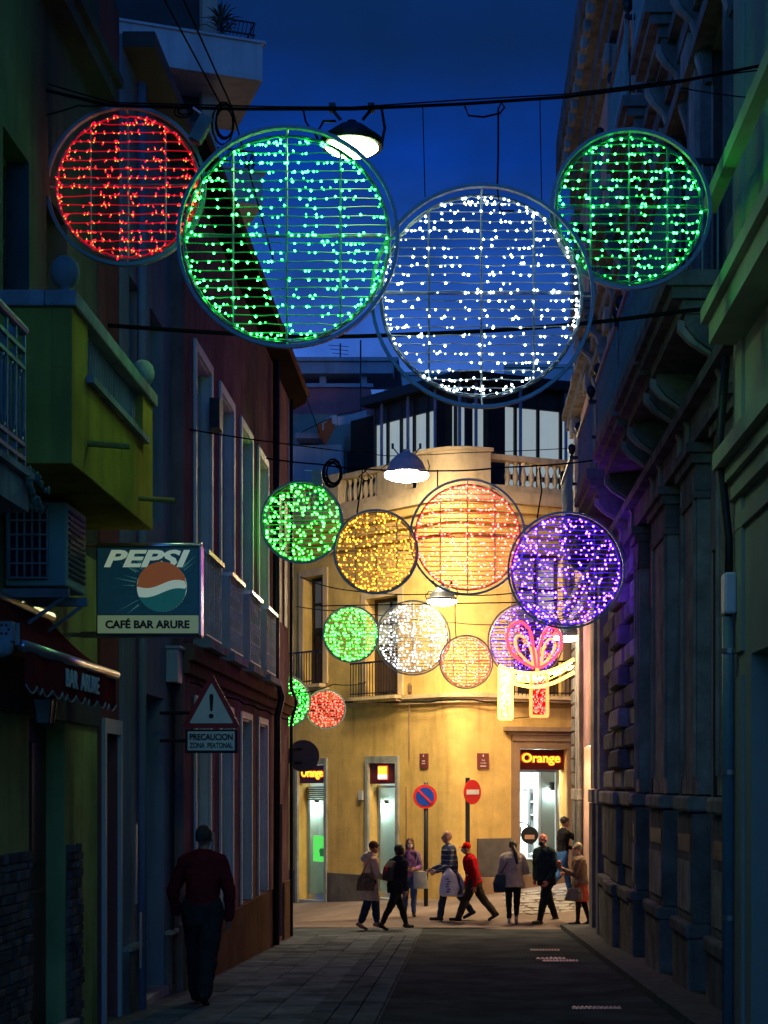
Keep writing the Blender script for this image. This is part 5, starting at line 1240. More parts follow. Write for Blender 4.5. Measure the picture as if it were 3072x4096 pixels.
cable('right one of two steep wires running up past the high balcony', [at(388, -20, 11.2), at(500, 230, YR), at(590, 560, 12.6)], .007)
cable('heavy black cable crossing below the front discs', [at(232, 703, 14.2), at(640, 728, 14.2), at(900, 722, 14.2), at(1200, 705, 14.2), at(1480, 672, 14.2), at(1605, 655, 14.2)], .02, .008)
cable('long cable over the second row of discs', [at(392, 925, 17.3), at(640, 962, 23), at(840, 985, 34), at(1000, 978, 34), at(1240, 968, 33)], .009, .01)
cable('cable holding the second row of discs', [at(575, 990, 23), at(690, 1003, 23), at(790, 1014, 23), at(985, 1017, 23), at(1080, 1010, 23), at(1240, 1000, 23), at(1330, 985, 23)], .012, .01)
cable('cable of the third row across the ochre facade', [at(648, 1246, 33.6), at(760, 1276, 33.6), at(955, 1282, 33.8), at(1120, 1280, 33.6), at(1245, 1262, 33.6)], .013, .05)
cable('lower cable of the third row behind the silver disc', [at(640, 1310, 33.8), at(760, 1320, 33.8), at(980, 1345, 33.8), at(1100, 1348, 33.8), at(1240, 1330, 33.8)], .01, .03)
cable('steep wire falling from the sky towards the left roofs', [at(612, 700, 29.5), at(650, 830, 36), at(690, 935, 43)], .012, .0)
cable('cable sagging from the pink corner to the far balcony', [at(627, 1500, 28), at(720, 1478, 33), at(790, 1474, 37)], .012, .04)
def hanger(label, pts, r=.006):
    b = MB(); b.tube(pts, r, 5); tag(b.build('hanging_wire', A['rubber']), label, 'wire', 'hanging wires')
Yq = 12.12
hanger('thin wire on the left holding up the white disc', [at(913, 228, Yq), at(918, 425, Yq)], .004)
hanger('thin wire on the right holding up the white disc', [at(1166, 216, Yq), at(1170, 440, Yq)], .004)
hanger('looped power lead running down to the white disc', [at(1004, 230, Yq), at(1012, 250, Yq), at(1045, 253, Yq), at(1080, 245, Yq), at(1090, 232, Yq), at(1083, 222, Yq), at(1076, 235, Yq), at(1076, 330, Yq), at(1074, 405, Yq), at(1080, 455, Yq), at(1110, 456, Yq)], .008)
hanger('short lead from the front cable to the big green disc', [at(655, 238, Yq), at(660, 262, Yq), at(672, 282, Yq)], .008)
hanger('lead falling from the second-row cable to the yellow disc', [at(792, 1015, 22.95), at(775, 1030, 22.95), at(790, 1040, 22.95), at(803, 1033, 22.95), at(783, 1012, 22.95), at(778, 1060, 22.95), at(771, 1108, 22.95)], .012)
hanger('lead falling from the second-row cable to the violet disc', [at(1165, 1010, 22.9), at(1170, 1060, 22.9), at(1160, 1120, 22.9)], .012)
hanger('thin wire above the coral disc', [at(945, 1015, 23), at(945, 1055, 23)], .01)
hanger('thin wire holding the orange-red third-row disc', [at(983, 1290, 33.4), at(983, 1345, 33.4), at(985, 1380, 33.4)], .012)
def coil(label, x, y, w, h, Yd, n, r):
    pts = []; rnd = random.Random(int(x))
    for i in range(n * 14):
        a = 2 * math.pi * i / 14; q = 1 + .18 * math.sin(i * .13 + 1) ; pts.append(at(x + w * .5 * q * math.cos(a) + 6 * math.sin(i * .045), y + h * .5 * q * math.sin(a), Yd) + Vector((0, .02 * math.sin(i * .3), 0)))
    b = MB(); b.tube(pts, r, 5); tag(b.build('cable_coil', A['rubber']), label, 'cable coil', 'coiled cables')
coil('loose black cable coil between the red and big green discs', 480, 265, 42, 78, 12.1, 3, .008)
coil('black cable coil above the second-row green disc', 715, 1022, 34, 52, 22.95, 5, .012)
coil('small cable tangle at the right end of the red disc', 395, 240, 36, 20, 12.3, 2, .007)
def jbox(label, x, y, w, h, Yd, tilt, m):
    c = at(x, y, Yd); k = Yd / FPX; t = thing('junction_box', label, 'junction box', c, 'junction boxes on the light cables'); ca, sa = math.cos(tilt), math.sin(tilt)
    def pt(a, q, d): return c + Vector((a * ca - q * sa, d, a * sa + q * ca))
    W, H = w * k / 2, h * k / 2; b = MB()
    b.hexa([pt(-W, -H, -.03), pt(W, -H, -.03), pt(W, -H, .05), pt(-W, -H, .05), pt(-W, H, -.03), pt(W, H, -.03), pt(W, H, .05), pt(-W, H, .05)]); b.build('case', m, t, bevel=.006)
    b = MB(); b.hexa([pt(-W * .8, -H * 1.12, -.02), pt(W * .8, -H * 1.12, -.02), pt(W * .8, -H * 1.12, .04), pt(-W * .8, -H * 1.12, .04), pt(-W * .8, -H, -.02), pt(W * .8, -H, -.02), pt(W * .8, -H, .04), pt(-W * .8, -H, .04)]); b.build('cable_gland', A['iron'], t)
    b = MB(); b.tube([pt(-W, H, 0), pt(-W * 2.6, H * 1.1, 0)], .009, 5); b.build('bracket', A['alu'], t)
jbox('tilted grey junction box between the red and green front discs', 434, 278, 28, 58, 12.1, -.5, A['cap'])
jbox('pale junction box over the second-row green disc', 685, 1032, 20, 34, 23.0, .1, mat('pale_plastic', (.4, .5, .4), .5))

# ================================================================== signs
def circ(c, r, n=40, e=1.0): return [Vector((c.x + r * e * math.cos(2 * math.pi * k / n), c.y, c.z + r * math.sin(2 * math.pi * k / n))) for k in range(n)]
sred = mat('sign_red', (.62, .03, .02), .45, .08, 5, 0); sblue = mat('sign_blue', (.01, .06, .42), .45, .08, 5, 0); swhite = mat('sign_white_paint', (.72, .72, .70), .45, .08, 5, 0); sblack = mat('sign_black', (.015, .015, .018), .5, .1, 5, 0)
# no parking
Yn = 35.2; c = at(918, 1721, Yn); r = 26 * Yn / FPX
t = thing('no_parking_sign', 'round blue and red no-parking sign on a dark pole', 'traffic sign', (c.x, Yn, gz(c.x, Yn)))
b = MB(); b.prism(circ(c, r), (0, .02, 0)); b.build('disc', sred, t)
b = MB(); b.prism(circ(c + Vector((0, -.006, 0)), r * .76), (0, .005, 0)); b.build('blue_face', sblue, t)
d = Vector((.707, 0, -.707)); e = Vector((.707, 0, .707)); q = c + Vector((0, -.012, 0))
b = MB(); b.prism([q - d * r * .8 - e * r * .09, q + d * r * .8 - e * r * .09, q + d * r * .8 + e * r * .09, q - d * r * .8 + e * r * .09], (0, .005, 0)); b.build('red_bar', sred, t)
b = MB(); b.tube([(c.x + .02, Yn + .06, gz(c.x, Yn) - .1), (c.x + .02, Yn + .06, c.z + r + .05)], .05, 10); b.build('pole', sblack, t, True)
# no entry, turned away
Yn = 35.4; c = at(1021, 1711, Yn); r = 26.5 * Yn / FPX
t = thing('no_entry_sign', 'red no-entry sign turned sideways on a dark post', 'traffic sign', (c.x, Yn, gz(c.x, Yn)))
yw = R(46)
def rot(v): return c + Matrix.Rotation(yw, 3, 'Z') @ (Vector(v) - c)
b = MB(); b.prism([rot(v) for v in circ(c, r)], Matrix.Rotation(yw, 3, 'Z') @ Vector((0, .02, 0))); b.build('disc', sred, t)
b = MB(); b.prism([rot(c + Vector((s * r * .72, -.008, h * r * .2))) for s, h in ((-1, -1), (1, -1), (1, 1), (-1, 1))], Matrix.Rotation(yw, 3, 'Z') @ Vector((0, .006, 0))); b.build('white_bar', swhite, t)
b = MB(); p = at(1010, 1700, Yn + .1); b.box(p.x - .05, p.x + .05, p.y - .04, p.y + .06, gz(p.x, p.y) - .1, at(0, 1680, Yn).z); b.build('post', sblack, t)
# back of a round sign on the pink corner
Yn = 28.0; c = at(655, 1633, Yn); r = 34.5 * Yn / FPX
t = thing('round_traffic_sign', 'grey back of a round traffic sign on the pink house corner', 'traffic sign', c - Vector((0, 0, r)))
b = MB(); b.prism(circ(c, r), (0, .02, 0)); b.build('disc', mat('sign_back_grey', (.10, .09, .085), .6, .15, 6, .05), t)
b = MB(); b.tube([c + Vector((0, .05, .12)), Vector((-2.95, Yn - .22, c.z + .12))], .02, 6); b.tube([c + Vector((0, .05, -.12)), Vector((-2.95, Yn - .22, c.z - .12))], .02, 6); b.build('bracket', A['iron'], t)
# warning triangle with plate
Yn = 16.5; k = Yn / FPX; c = at(457, 1520, Yn)
t = thing('warning_sign', 'red triangle warning sign over a plate reading PRECAUCION ZONA PEATONAL', 'traffic sign', at(457, 1627, Yn))
def tri(pts, cut, dy):
    out = []
    n = len(pts)
    for i in range(n):
        p, a, q = Vector(pts[i]), Vector(pts[i - 1]), Vector(pts[(i + 1) % n])
        pa = p + (a - p).normalized() * cut; pq = p + (q - p).normalized() * cut
        for t_ in (0, .25, .5, .75, 1): out.append(pa * (1 - t_) ** 2 + p * 2 * t_ * (1 - t_) + pq * t_ * t_)
    return [at(v.x, v.y, Yn) + Vector((0, dy, 0)) for v in out]
sred2 = mat('faded_sign_red', (.33, .03, .035), .5, .15, 6, 0)
b = MB(); b.prism(tri([(392, 1573), (457, 1452), (521, 1573)], 12, 0), (0, .02, 0)); b.build('red_border', sred2, t)
b = MB(); b.prism(tri([(409, 1562.5), (457, 1475), (504, 1562.5)], 4, -.006), (0, .005, 0)); b.build('white_face', swhite, t)
b = MB(); b.prism([at(x, y, Yn) + Vector((0, -.012, 0)) for x, y in ((452.5, 1503), (455, 1499), (459, 1499), (461.5, 1503), (459.5, 1534), (457.5, 1537), (456, 1537), (454.5, 1534))], (0, .005, 0)); b.build('exclamation_stroke', sblack, t)
cc = at(456.5, 1547, Yn) + Vector((0, -.012, 0)); b = MB(); b.prism(circ(cc, 5.2 * k, 16), (0, .005, 0)); b.build('exclamation_dot', sblack, t)
b = MB(); p0, p1 = at(400, 1627, Yn), at(513, 1576, Yn); b.box(p0.x, p1.x, Yn, Yn + .02, p0.z, p1.z); b.build('plate_border', sblack, t, bevel=.012)
b = MB(); p0, p1 = at(405.5, 1621, Yn), at(507, 1580, Yn); b.box(p0.x, p1.x, Yn - .006, Yn - .001, p0.z, p1.z); b.build('plate_face', swhite, t)
put_text('PRECAUCION', sblack, t, at(456.5, 1592, Yn) + Vector((0, -.009, 0)), (1, 0, 0), (0, 0, 1), .1, wid=93 * k, hgt=14 * k, bold=.003, ext=.002)
put_text('ZONA  PEATONAL', sblack, t, at(456.5, 1610, Yn) + Vector((0, -.009, 0)), (1, 0, 0), (0, 0, 1), .1, wid=93 * k, hgt=12 * k, bold=.002, ext=.002)
b = MB(); b.tube([at(430, 1540, Yn) + Vector((0, .04, 0)), Vector((-3.1, Yn + .04, at(0, 1540, Yn).z))], .02, 6); b.tube([at(430, 1600, Yn) + Vector((0, .04, 0)), Vector((-3.1, Yn + .04, at(0, 1600, Yn).z))], .02, 6); b.build('bracket', A['iron'], t)
# cola sign of the bar
Yn = 12.62; k = Yn / FPX
t = thing('bar_sign', 'lightbox sign with cola logo reading PEPSI and CAFE BAR ARURE', 'shop sign', at(320, 1375, Yn))
p0, p1 = at(208, 1372, Yn), at(431, 1180, Yn)
b = MB(); b.box(p0.x, p1.x, Yn, Yn + .12, p0.z, p1.z); b.build('case', A['grey'], t)
def plate(x0, x1, y0, y1, m, nm, d):
    q0, q1 = at(x0, y1, Yn), at(x1, y0, Yn); b = MB(); b.box(q0.x, q1.x, Yn - d, Yn - d + .004, q0.z, q1.z); return b.build(nm, m, t)
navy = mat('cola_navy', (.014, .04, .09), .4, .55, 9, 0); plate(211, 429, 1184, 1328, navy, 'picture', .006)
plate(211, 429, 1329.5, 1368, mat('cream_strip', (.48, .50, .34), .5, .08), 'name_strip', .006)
for y, e in ((1177, 208), (1370, 172)):
    b = MB(); b.tube([at(e, y, Yn) + Vector((0, .05, 0)), at(434, y, Yn) + Vector((0, .05, 0))], .026, 10); b.build('tube', A['alu'], t, True)
b = MB(); b.box(p1.x + .001, p1.x + .014, Yn - .004, Yn + .12, p0.z, p1.z); b.build('edge_trim', A['alu'], t)
b = MB(); b.tube([at(208, 1177, Yn) + Vector((0, .05, 0)), Vector((-3.14, Yn + .05, at(0, 1177, Yn).z))], .02, 6); b.tube([at(172, 1370, Yn) + Vector((0, .05, 0)), Vector((-3.14, Yn + .05, at(0, 1370, Yn).z))], .02, 6); b.build('wall_arm', A['alu'], t)
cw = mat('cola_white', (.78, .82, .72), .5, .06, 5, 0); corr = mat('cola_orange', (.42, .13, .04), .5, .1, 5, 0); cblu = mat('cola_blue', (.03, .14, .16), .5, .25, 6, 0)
def faint(m, col, e):      # glow put into the sign colours for the green light on them
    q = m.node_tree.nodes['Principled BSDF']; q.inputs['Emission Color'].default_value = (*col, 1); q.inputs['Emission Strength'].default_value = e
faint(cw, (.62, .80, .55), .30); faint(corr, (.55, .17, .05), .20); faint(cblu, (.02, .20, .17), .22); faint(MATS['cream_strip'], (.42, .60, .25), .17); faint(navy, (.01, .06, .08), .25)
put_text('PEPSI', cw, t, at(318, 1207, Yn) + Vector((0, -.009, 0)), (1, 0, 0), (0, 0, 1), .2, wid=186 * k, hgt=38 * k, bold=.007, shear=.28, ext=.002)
put_text('CAF\u00c9 BAR ARURE', sblack, t, at(319, 1347, Yn) + Vector((0, -.009, 0)), (1, 0, 0), (0, 0, 1), .1, wid=182 * k, hgt=22 * k, bold=.004, ext=.002)
gc = (350, 1268); gr = 54
def gp(a, y): return at(gc[0] + a, gc[1] + y, Yn)
up_ = lambda a: -6 - 9 * math.sin(a / gr * 2.6)      # upper edge of the wave
lo_ = lambda a: 13 - 10 * math.sin(a / gr * 2.3)
def half(fn, top):
    out = []; n = 24
    xs = [-gr + 2 * gr * i / n for i in range(n + 1)]
    ed = [(x, max(-math.sqrt(max(0, gr * gr - x * x)), min(math.sqrt(max(0, gr * gr - x * x)), fn(x)))) for x in xs]
    cap_ = [(x, (-1 if top else 1) * math.sqrt(max(0, gr * gr - x * x))) for x in xs]
    return ed, cap_
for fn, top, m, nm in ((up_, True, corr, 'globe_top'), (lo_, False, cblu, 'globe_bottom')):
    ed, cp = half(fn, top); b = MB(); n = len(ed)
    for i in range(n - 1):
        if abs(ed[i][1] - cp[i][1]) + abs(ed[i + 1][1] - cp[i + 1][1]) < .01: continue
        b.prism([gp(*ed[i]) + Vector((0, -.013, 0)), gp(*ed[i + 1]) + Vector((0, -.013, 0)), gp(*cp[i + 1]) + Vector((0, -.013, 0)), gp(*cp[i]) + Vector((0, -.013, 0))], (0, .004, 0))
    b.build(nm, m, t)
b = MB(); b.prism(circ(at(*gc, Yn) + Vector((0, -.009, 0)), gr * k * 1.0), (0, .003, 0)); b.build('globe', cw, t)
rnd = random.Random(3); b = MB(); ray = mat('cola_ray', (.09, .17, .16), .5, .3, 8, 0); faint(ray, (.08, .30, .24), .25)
for i in range(46):
    a = rnd.uniform(0, 6.283); r0 = gr * rnd.uniform(1.04, 1.2); r1 = r0 + rnd.uniform(8, 60); wd = rnd.uniform(.008, .03)
    P2 = lambda r_, q: (gc[0] + r_ * math.cos(q), gc[1] + r_ * math.sin(q))
    ps_ = [P2(r0, a - wd), P2(r1, a), P2(r0, a + wd)]
    if any(not (213 < x < 427 and 1186 < y < 1326) for x, y in ps_): continue
    b.prism([at(x, y, Yn) + Vector((0, -.0085, 0)) for x, y in ps_], (0, .002, 0))
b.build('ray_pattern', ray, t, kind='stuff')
# ================================================================== people
def capsule(b, p0, r0, p1, r1, n=10):
    p0, p1 = Vector(p0), Vector(p1); t = p1 - p0; L = t.length
    if L < 1e-6: t = Vector((0, 0, 1))
    t.normalize(); ref = Vector((0, 0, 1)) if abs(t.z) < .9 else Vector((0, 1, 0)); a = t.cross(ref).normalized(); c = t.cross(a)
    rings = [(p0 - t * r0 * .96, r0 * .25), (p0 - t * r0 * .7, r0 * .71), (p0, r0), (p0.lerp(p1, .5), (r0 + r1) / 2), (p1, r1), (p1 + t * r1 * .7, r1 * .71), (p1 + t * r1 * .96, r1 * .25)]
    vs = [p + a * (r * math.cos(6.2832 * k / n)) + c * (r * math.sin(6.2832 * k / n)) for p, r in rings for k in range(n)]; m = len(rings)
    b.add(vs, [(i * n + k, i * n + (k + 1) % n, (i + 1) * n + (k + 1) % n, (i + 1) * n + k) for i in range(m - 1) for k in range(n)] + [tuple(range(n))[::-1], tuple(range((m - 1) * n, m * n))])
def loft(b, rings, n=16):
    """rings: (centre, side vector, front vector)"""
    vs = [Vector(c) + s * math.cos(6.2832 * k / n) + f * math.sin(6.2832 * k / n) for c, s, f in rings for k in range(n)]; m = len(rings)
    b.add(vs, [(i * n + k, i * n + (k + 1) % n, (i + 1) * n + (k + 1) % n, (i + 1) * n + k) for i in range(m - 1) for k in range(n)] + [tuple(range(n))[::-1], tuple(range((m - 1) * n, m * n))])
REM = []
WR = bpy.data.textures.new('cloth_folds', 'CLOUDS'); WR.noise_scale = .11; WR.noise_depth = 2
def soft(o, vox, it=3, folds=0.0):
    m = o.modifiers.new('r', 'REMESH'); m.mode = 'VOXEL'; m.voxel_size = vox; m.use_smooth_shade = True
    s = o.modifiers.new('s', 'SMOOTH'); s.iterations = it; s.factor = .5; REM.append(o)
    if folds:
        d = o.modifiers.new('d', 'DISPLACE'); d.texture = WR; d.texture_coords = 'GLOBAL'; d.strength = folds; d.mid_level = .5
    return o
class Person:
    def __init__(s, label, x, y_feet, Yd, H, yaw, legs, arms, lean=0, girth=1.0, shw=.118, headturn=0, skin=(.45, .24, .16), X=None):
        s.H = H; s.Yd = Yd; X = X if X is not None else (x - VX) * Yd / FPX
        s.base = Vector((X, Yd, gz(X, Yd) + .012)); a = R(yaw); s.f = Vector((math.cos(a), math.sin(a), 0)); s.r = Vector((math.sin(a), -math.cos(a), 0)); s.up = Vector((0, 0, 1))
        s.g = girth; s.label = label; s.skin = mat('skin_%d' % int(skin[0] * 1000), skin, .55, .12, 12, .05, 80)
        th, sh, ak = .245 * H, .235 * H, .05 * H
        hz = max(th * math.cos(R(t)) + sh * math.cos(R(t - k)) + ak * (1 + .9 * math.sin(R(max(0, p)))) for t, k, p in legs)
        s.hipz = hz; s.lean = R(lean)
        s.P = lambda q, w, z: s.base + s.r * q + s.f * w + s.up * z
        s.hip = [s.P(sd * .05 * H, 0, hz) for sd in (-1, 1)]; s.knee = []; s.ank = []; s.pitch = []
        for i, (t, k, p) in enumerate(legs):
            kn = s.hip[i] + s.f * (th * math.sin(R(t))) - s.up * (th * math.cos(R(t))); an = kn + s.f * (sh * math.sin(R(t - k))) - s.up * (sh * math.cos(R(t - k)))
            an.z = max(an.z, s.base.z + ak); s.knee.append(kn); s.ank.append(an); s.pitch.append(R(p))
        s.sd = (s.f * math.sin(s.lean) + s.up * math.cos(s.lean)); s.sf = (s.f * math.cos(s.lean) - s.up * math.sin(s.lean))
        s.pel = s.P(0, 0, hz); s.S = lambda z, q=0, w=0: s.pel + s.sd * ((z - .53) * H) + s.r * q * H + s.sf * w * H
        s.shd = [s.S(.795, sd * shw) for sd in (-1, 1)]; s.shw = shw; s.elb = []; s.wr = []; s.hd = []
        for i, (sw, ab, eb, inw) in enumerate(arms):
            sd = -1 if i == 0 else 1
            d = (s.sf * math.sin(R(sw)) - s.sd * math.cos(R(sw))) * math.cos(R(ab)) + s.r * sd * math.sin(R(ab)); e = s.shd[i] + d * (.175 * H)
            d2 = (s.sf * math.sin(R(sw + eb)) - s.sd * math.cos(R(sw + eb))) * math.cos(R(inw)) - s.r * sd * math.sin(R(inw)); w = e + d2 * (.15 * H)
            s.elb.append(e); s.wr.append(w); s.hd.append(d2)
        ht = R(headturn); s.hf = (s.f * math.cos(ht) + s.r * math.sin(ht)); s.hr = (s.r * math.cos(ht) - s.f * math.sin(ht))
        s.hc = s.S(.93, 0, .012); s.HM = Matrix((s.hr, s.hf, s.up)).transposed()
        s.body()
    def torso_rings(s, infl=0.0, z0=.47, z1=.845, hemw=1.0, belly=0.0):
        H = s.H; pr = [(.44, .088, .064), (.50, .092, .068), (.56, .088, .066), (.62, .080, .060 + belly), (.68, .084, .064 + belly * .6), (.74, .096, .068), (.79, .100, .062), (.825, .080, .048), (.845, .05, .038)]
        out = []
        for z, a, f in pr:
            if z < z0 - .001 or z > z1 + .001: continue
            k = (hemw if z < .55 else 1) * s.g; out.append((s.S(z), s.r * (a * H * k + infl) * (s.shw / .118), s.sf * (f * H * k + infl)))
        return out
    def body(s):
        H = s.H; b = MB(); q = H / 1.7
        loft(b, s.torso_rings())
        capsule(b, s.S(.82), .052 * q, s.hc - s.up * .05 * q, .05 * q)
        for i in (0, 1): capsule(b, s.S(.855), .042 * q, s.shd[i] + s.up * .005, .05 * q)
        b.ball(s.hc + s.up * .022 * q - s.hf * .008, .074 * q, .092 * q, .098 * q, 14, 10, s.HM); b.ball(s.hc - s.up * .045 * q + s.hf * .028 * q, .054 * q, .062 * q, .068 * q, 12, 8, s.HM)
        capsule(b, s.hc + s.hf * .088 * q + s.up * .012 * q, .010 * q, s.hc + s.hf * .106 * q - s.up * .022 * q, .015 * q, 8)
        for sd in (-1, 1):
            b.ball(s.hc + s.hr * sd * .076 * q - s.up * .005, .012 * q, .022 * q, .033 * q, 8, 6, s.HM)
            b.ball(s.hc + s.hr * sd * .033 * q + s.hf * .085 * q + s.up * .035 * q, .024 * q, .012, .008, 8, 6, s.HM)
        b.ball(s.hc + s.hf * .086 * q - s.up * .052 * q, .024 * q, .012 * q, .010 * q, 8, 6, s.HM)
        for i in (0, 1):
            capsule(b, s.shd[i], .050 * q * s.g, s.elb[i], .038 * q); capsule(b, s.elb[i], .038 * q, s.wr[i], .026 * q); s.hand(b, i, q)
            capsule(b, s.hip[i], .080 * q * s.g, s.knee[i], .055 * q); capsule(b, s.knee[i], .055 * q, s.ank[i], .036 * q)
            h_, t_ = s.foot(i); capsule(b, h_, .03 * q, t_, .024 * q)
        s.o = b.build('person', s.skin, None, True, loc=s.base); tag(s.o, s.label, 'person'); soft(s.o, .0085, 2)
        for sd in (-1, 1):
            e = MB(); e.ball(s.hc + s.hr * sd * .032 * q + s.hf * .088 * q + s.up * .014 * q, .013 * q, .007, .007 * q, 8, 5, s.HM)
            e.build('eye', mat('eye_dark', (.03, .02, .015), .3, .1), s.o, True)
    def foot(s, i):
        p = s.pitch[i]; q = s.H / 1.7; d = s.f * math.cos(p) - s.up * math.sin(p); a = s.ank[i]; n = s.f * math.sin(p) + s.up * math.cos(p)
        return a - d * .04 * q - n * .048 * q, a + d * .165 * q - n * .055 * q
    def hand(s, i, q):
        pass
    def hand(s, b, i, q):
        sd = -1 if i == 0 else 1; d = s.hd[i]; w = s.wr[i]; inn = (-s.r * sd); side = d.cross(inn).normalized()
        if side.length < .1: side = s.f.copy()
        if side.dot(s.f) < 0: side = -side
        nrm = d.cross(side).normalized()
        if nrm.dot(inn) < 0: nrm = -nrm
        capsule(b, w + d * .02 * q + side * .012 * q, .021 * q, w + d * .075 * q + side * .014 * q, .019 * q, 8); capsule(b, w + d * .02 * q - side * .012 * q, .021 * q, w + d * .072 * q - side * .016 * q, .018 * q, 8)
        for k, (o, L) in enumerate(((.032, .07), (.011, .08), (-.011, .074), (-.031, .058))):
            p0 = w + d * .085 * q + side * o * q; p1 = p0 + (d * .85 + nrm * .5) * L * .5 * q; p2 = p1 + (d * .45 + nrm * .9) * L * .5 * q
            capsule(b, p0, .0095 * q, p1, .009 * q, 6); capsule(b, p1, .009 * q, p2, .0085 * q, 6)
        p0 = w + d * .03 * q + side * .026 * q; p1 = p0 + (d * .5 + side * .8 + nrm * .25).normalized() * .035 * q; capsule(b, p0, .013 * q, p1, .0105 * q, 6); capsule(b, p1, .0105 * q, p1 + (d * .85 + side * .3 + nrm * .4).normalized() * .03 * q, .0095 * q, 6)
    def part(s, b, name, m, vox=.012, it=3):
        return soft(b.build(name, m, s.o, True), vox, it, .035 if name in ('pullover', 'coat', 'jacket', 'sweater', 'cardigan', 'trousers', 'skirt', 'hood') else .02 if name == 'hair' else 0)
    def top(s, name, m, infl=.018, z0=.5, sleeve=1.0, hem=1.0, belly=0.0, skirt=None):
        """jacket or pullover; skirt=(drop z, flare) makes a coat"""
        b = MB(); H = s.H; q = H / 1.7; rg = s.torso_rings(infl, z0, .845, hem, belly)
        if skirt:
            zz, fl = skirt; top_ = rg[0]; lo = s.pel.copy(); lo.z = s.base.z + zz * H; ring = (lo, top_[1] * fl, top_[2] * fl * 1.08); mid = ((top_[0] + lo) / 2, (top_[1] + ring[1]) / 2, (top_[2] + ring[2]) / 2); rg = [ring, mid] + rg
        loft(b, rg)
        for i in (0, 1):
            capsule(b, s.S(.848), .046 * q + infl * .5, s.shd[i], .052 * q * s.g ** .5 + infl * .6)
            capsule(b, s.shd[i] - s.r * (-1 if i == 0 else 1) * .01, .056 * q * s.g + infl * .6, s.elb[i], .042 * q + infl * .7)
            if sleeve > .5: capsule(b, s.elb[i], .042 * q + infl * .7, s.elb[i].lerp(s.wr[i], sleeve), .030 * q + infl * .6)
        return s.part(b, name, m)
    def trousers(s, m, infl=.014, end=.97, hemr=.046, name='trousers', top=.55):
        b = MB(); q = s.H / 1.7; loft(b, s.torso_rings(infl * .9, .43, top + .02))
        for i in (0, 1):
            capsule(b, s.hip[i] + s.up * .02, .085 * q * s.g + infl, s.knee[i], .058 * q + infl); capsule(b, s.knee[i], .058 * q + infl, s.knee[i].lerp(s.ank[i], end), hemr * q + infl * .3)
        return s.part(b, name, m)
    def shoes(s, m, up=.0):
        for i in (0, 1):
            b = MB(); q = s.H / 1.7; h, t = s.foot(i); capsule(b, h, .038 * q, t, .034 * q); capsule(b, h.lerp(t, .12) + s.up * .03, .042 * q, h.lerp(t, .55), .04 * q)
            if up: capsule(b, h.lerp(t, .2), .044 * q, s.ank[i] + (s.knee[i] - s.ank[i]).normalized() * up, .045 * q)
            for v in b.v: v.z = max(v.z, s.base.z - .006)
            s.part(b, 'shoe', m, .011, 2)
    def hair(s, m, vol=1.0, extra=(), top=0.0, back=.0, name='hair'):
        b = MB(); q = s.H / 1.7
        b.ball(s.hc + s.up * (.036 + top) * q - s.hf * (.02 + back) * q, .082 * q * vol, .088 * q * vol, .088 * q * vol, 14, 10, s.HM)
        for (x, y, z, r1, r2, r3) in extra: b.ball(s.hc + s.hr * x * q + s.hf * y * q + s.up * z * q, r1 * q, r2 * q, r3 * q, 10, 8, s.HM)
        return s.part(b, name, m, .01, 2)
    def mask(s, m):
        b = MB(); q = s.H / 1.7; b.ball(s.hc + s.hf * .062 * q - s.up * .036 * q, .058 * q, .046 * q, .046 * q, 12, 8, s.HM); return s.part(b, 'face_mask', m, .009, 2)
    def beard(s, m):
        b = MB(); q = s.H / 1.7; b.ball(s.hc + s.hf * .045 * q - s.up * .06 * q, .058 * q, .062 * q, .055 * q, 12, 8, s.HM); return s.part(b, 'beard', m, .009, 2)
def cloth_m(n, c, rough=.9, var=.25): return mat(n, c, rough, var, 9, .25, 90)
def stripes(name, c1, c2, sc):
    if name in MATS: return MATS[name]
    m = cloth_m(name, c1); t = m.node_tree; N, L = t.nodes, t.links; bs = N['Principled BSDF']
    g = N.new('ShaderNodeNewGeometry'); sp = N.new('ShaderNodeSeparateXYZ'); L.new(g.outputs['Position'], sp.inputs[0])
    ml = N.new('ShaderNodeMath'); ml.operation = 'MULTIPLY'; ml.inputs[1].default_value = sc; L.new(sp.outputs['Z'], ml.inputs[0])
    sn = N.new('ShaderNodeMath'); sn.operation = 'SINE'; L.new(ml.outputs[0], sn.inputs[0]); gt = N.new('ShaderNodeMath'); gt.operation = 'GREATER_THAN'; gt.inputs[1].default_value = .72; L.new(sn.outputs[0], gt.inputs[0])
    mx = N.new('ShaderNodeMix'); mx.data_type = 'RGBA'; mx.inputs[6].default_value = (*c1, 1); mx.inputs[7].default_value = (*c2, 1); L.new(gt.outputs[0], mx.inputs[0]); L.new(mx.outputs[2], bs.inputs['Base Color'])
    return m
blackc = cloth_m('black_cloth', (.018, .018, .02)); darkh = cloth_m('dark_hair', (.025, .018, .012), .5); brownh = cloth_m('auburn_hair', (.12, .045, .02), .5); greyh = cloth_m('grey_blond_hair', (.22, .17, .11), .5); jean = cloth_m('blue_jeans', (.06, .10, .20)); bshoe = cloth_m('black_shoe', (.015, .014, .014), .5)
# near man walking away
p = Person('man in dark red pullover walking away close to the left wall', 437, 2176, 15.58, 1.74, 84, [(13, 6, 4), (-14, 14, 24)], [(12, 26, 16, 2), (-6, 18, 20, 4)], 4, 1.1, .104, skin=(.30, .17, .12))
p.top('pullover', cloth_m('wine_pullover', (.14, .016, .022)), .03, .49, .97, 1.0, .02); p.trousers(cloth_m('charcoal_trousers', (.03, .03, .034)), .04, 1.0, .072); p.shoes(bshoe); p.hair(cloth_m('short_dark_grey_hair', (.05, .045, .04), .7), 1.03)
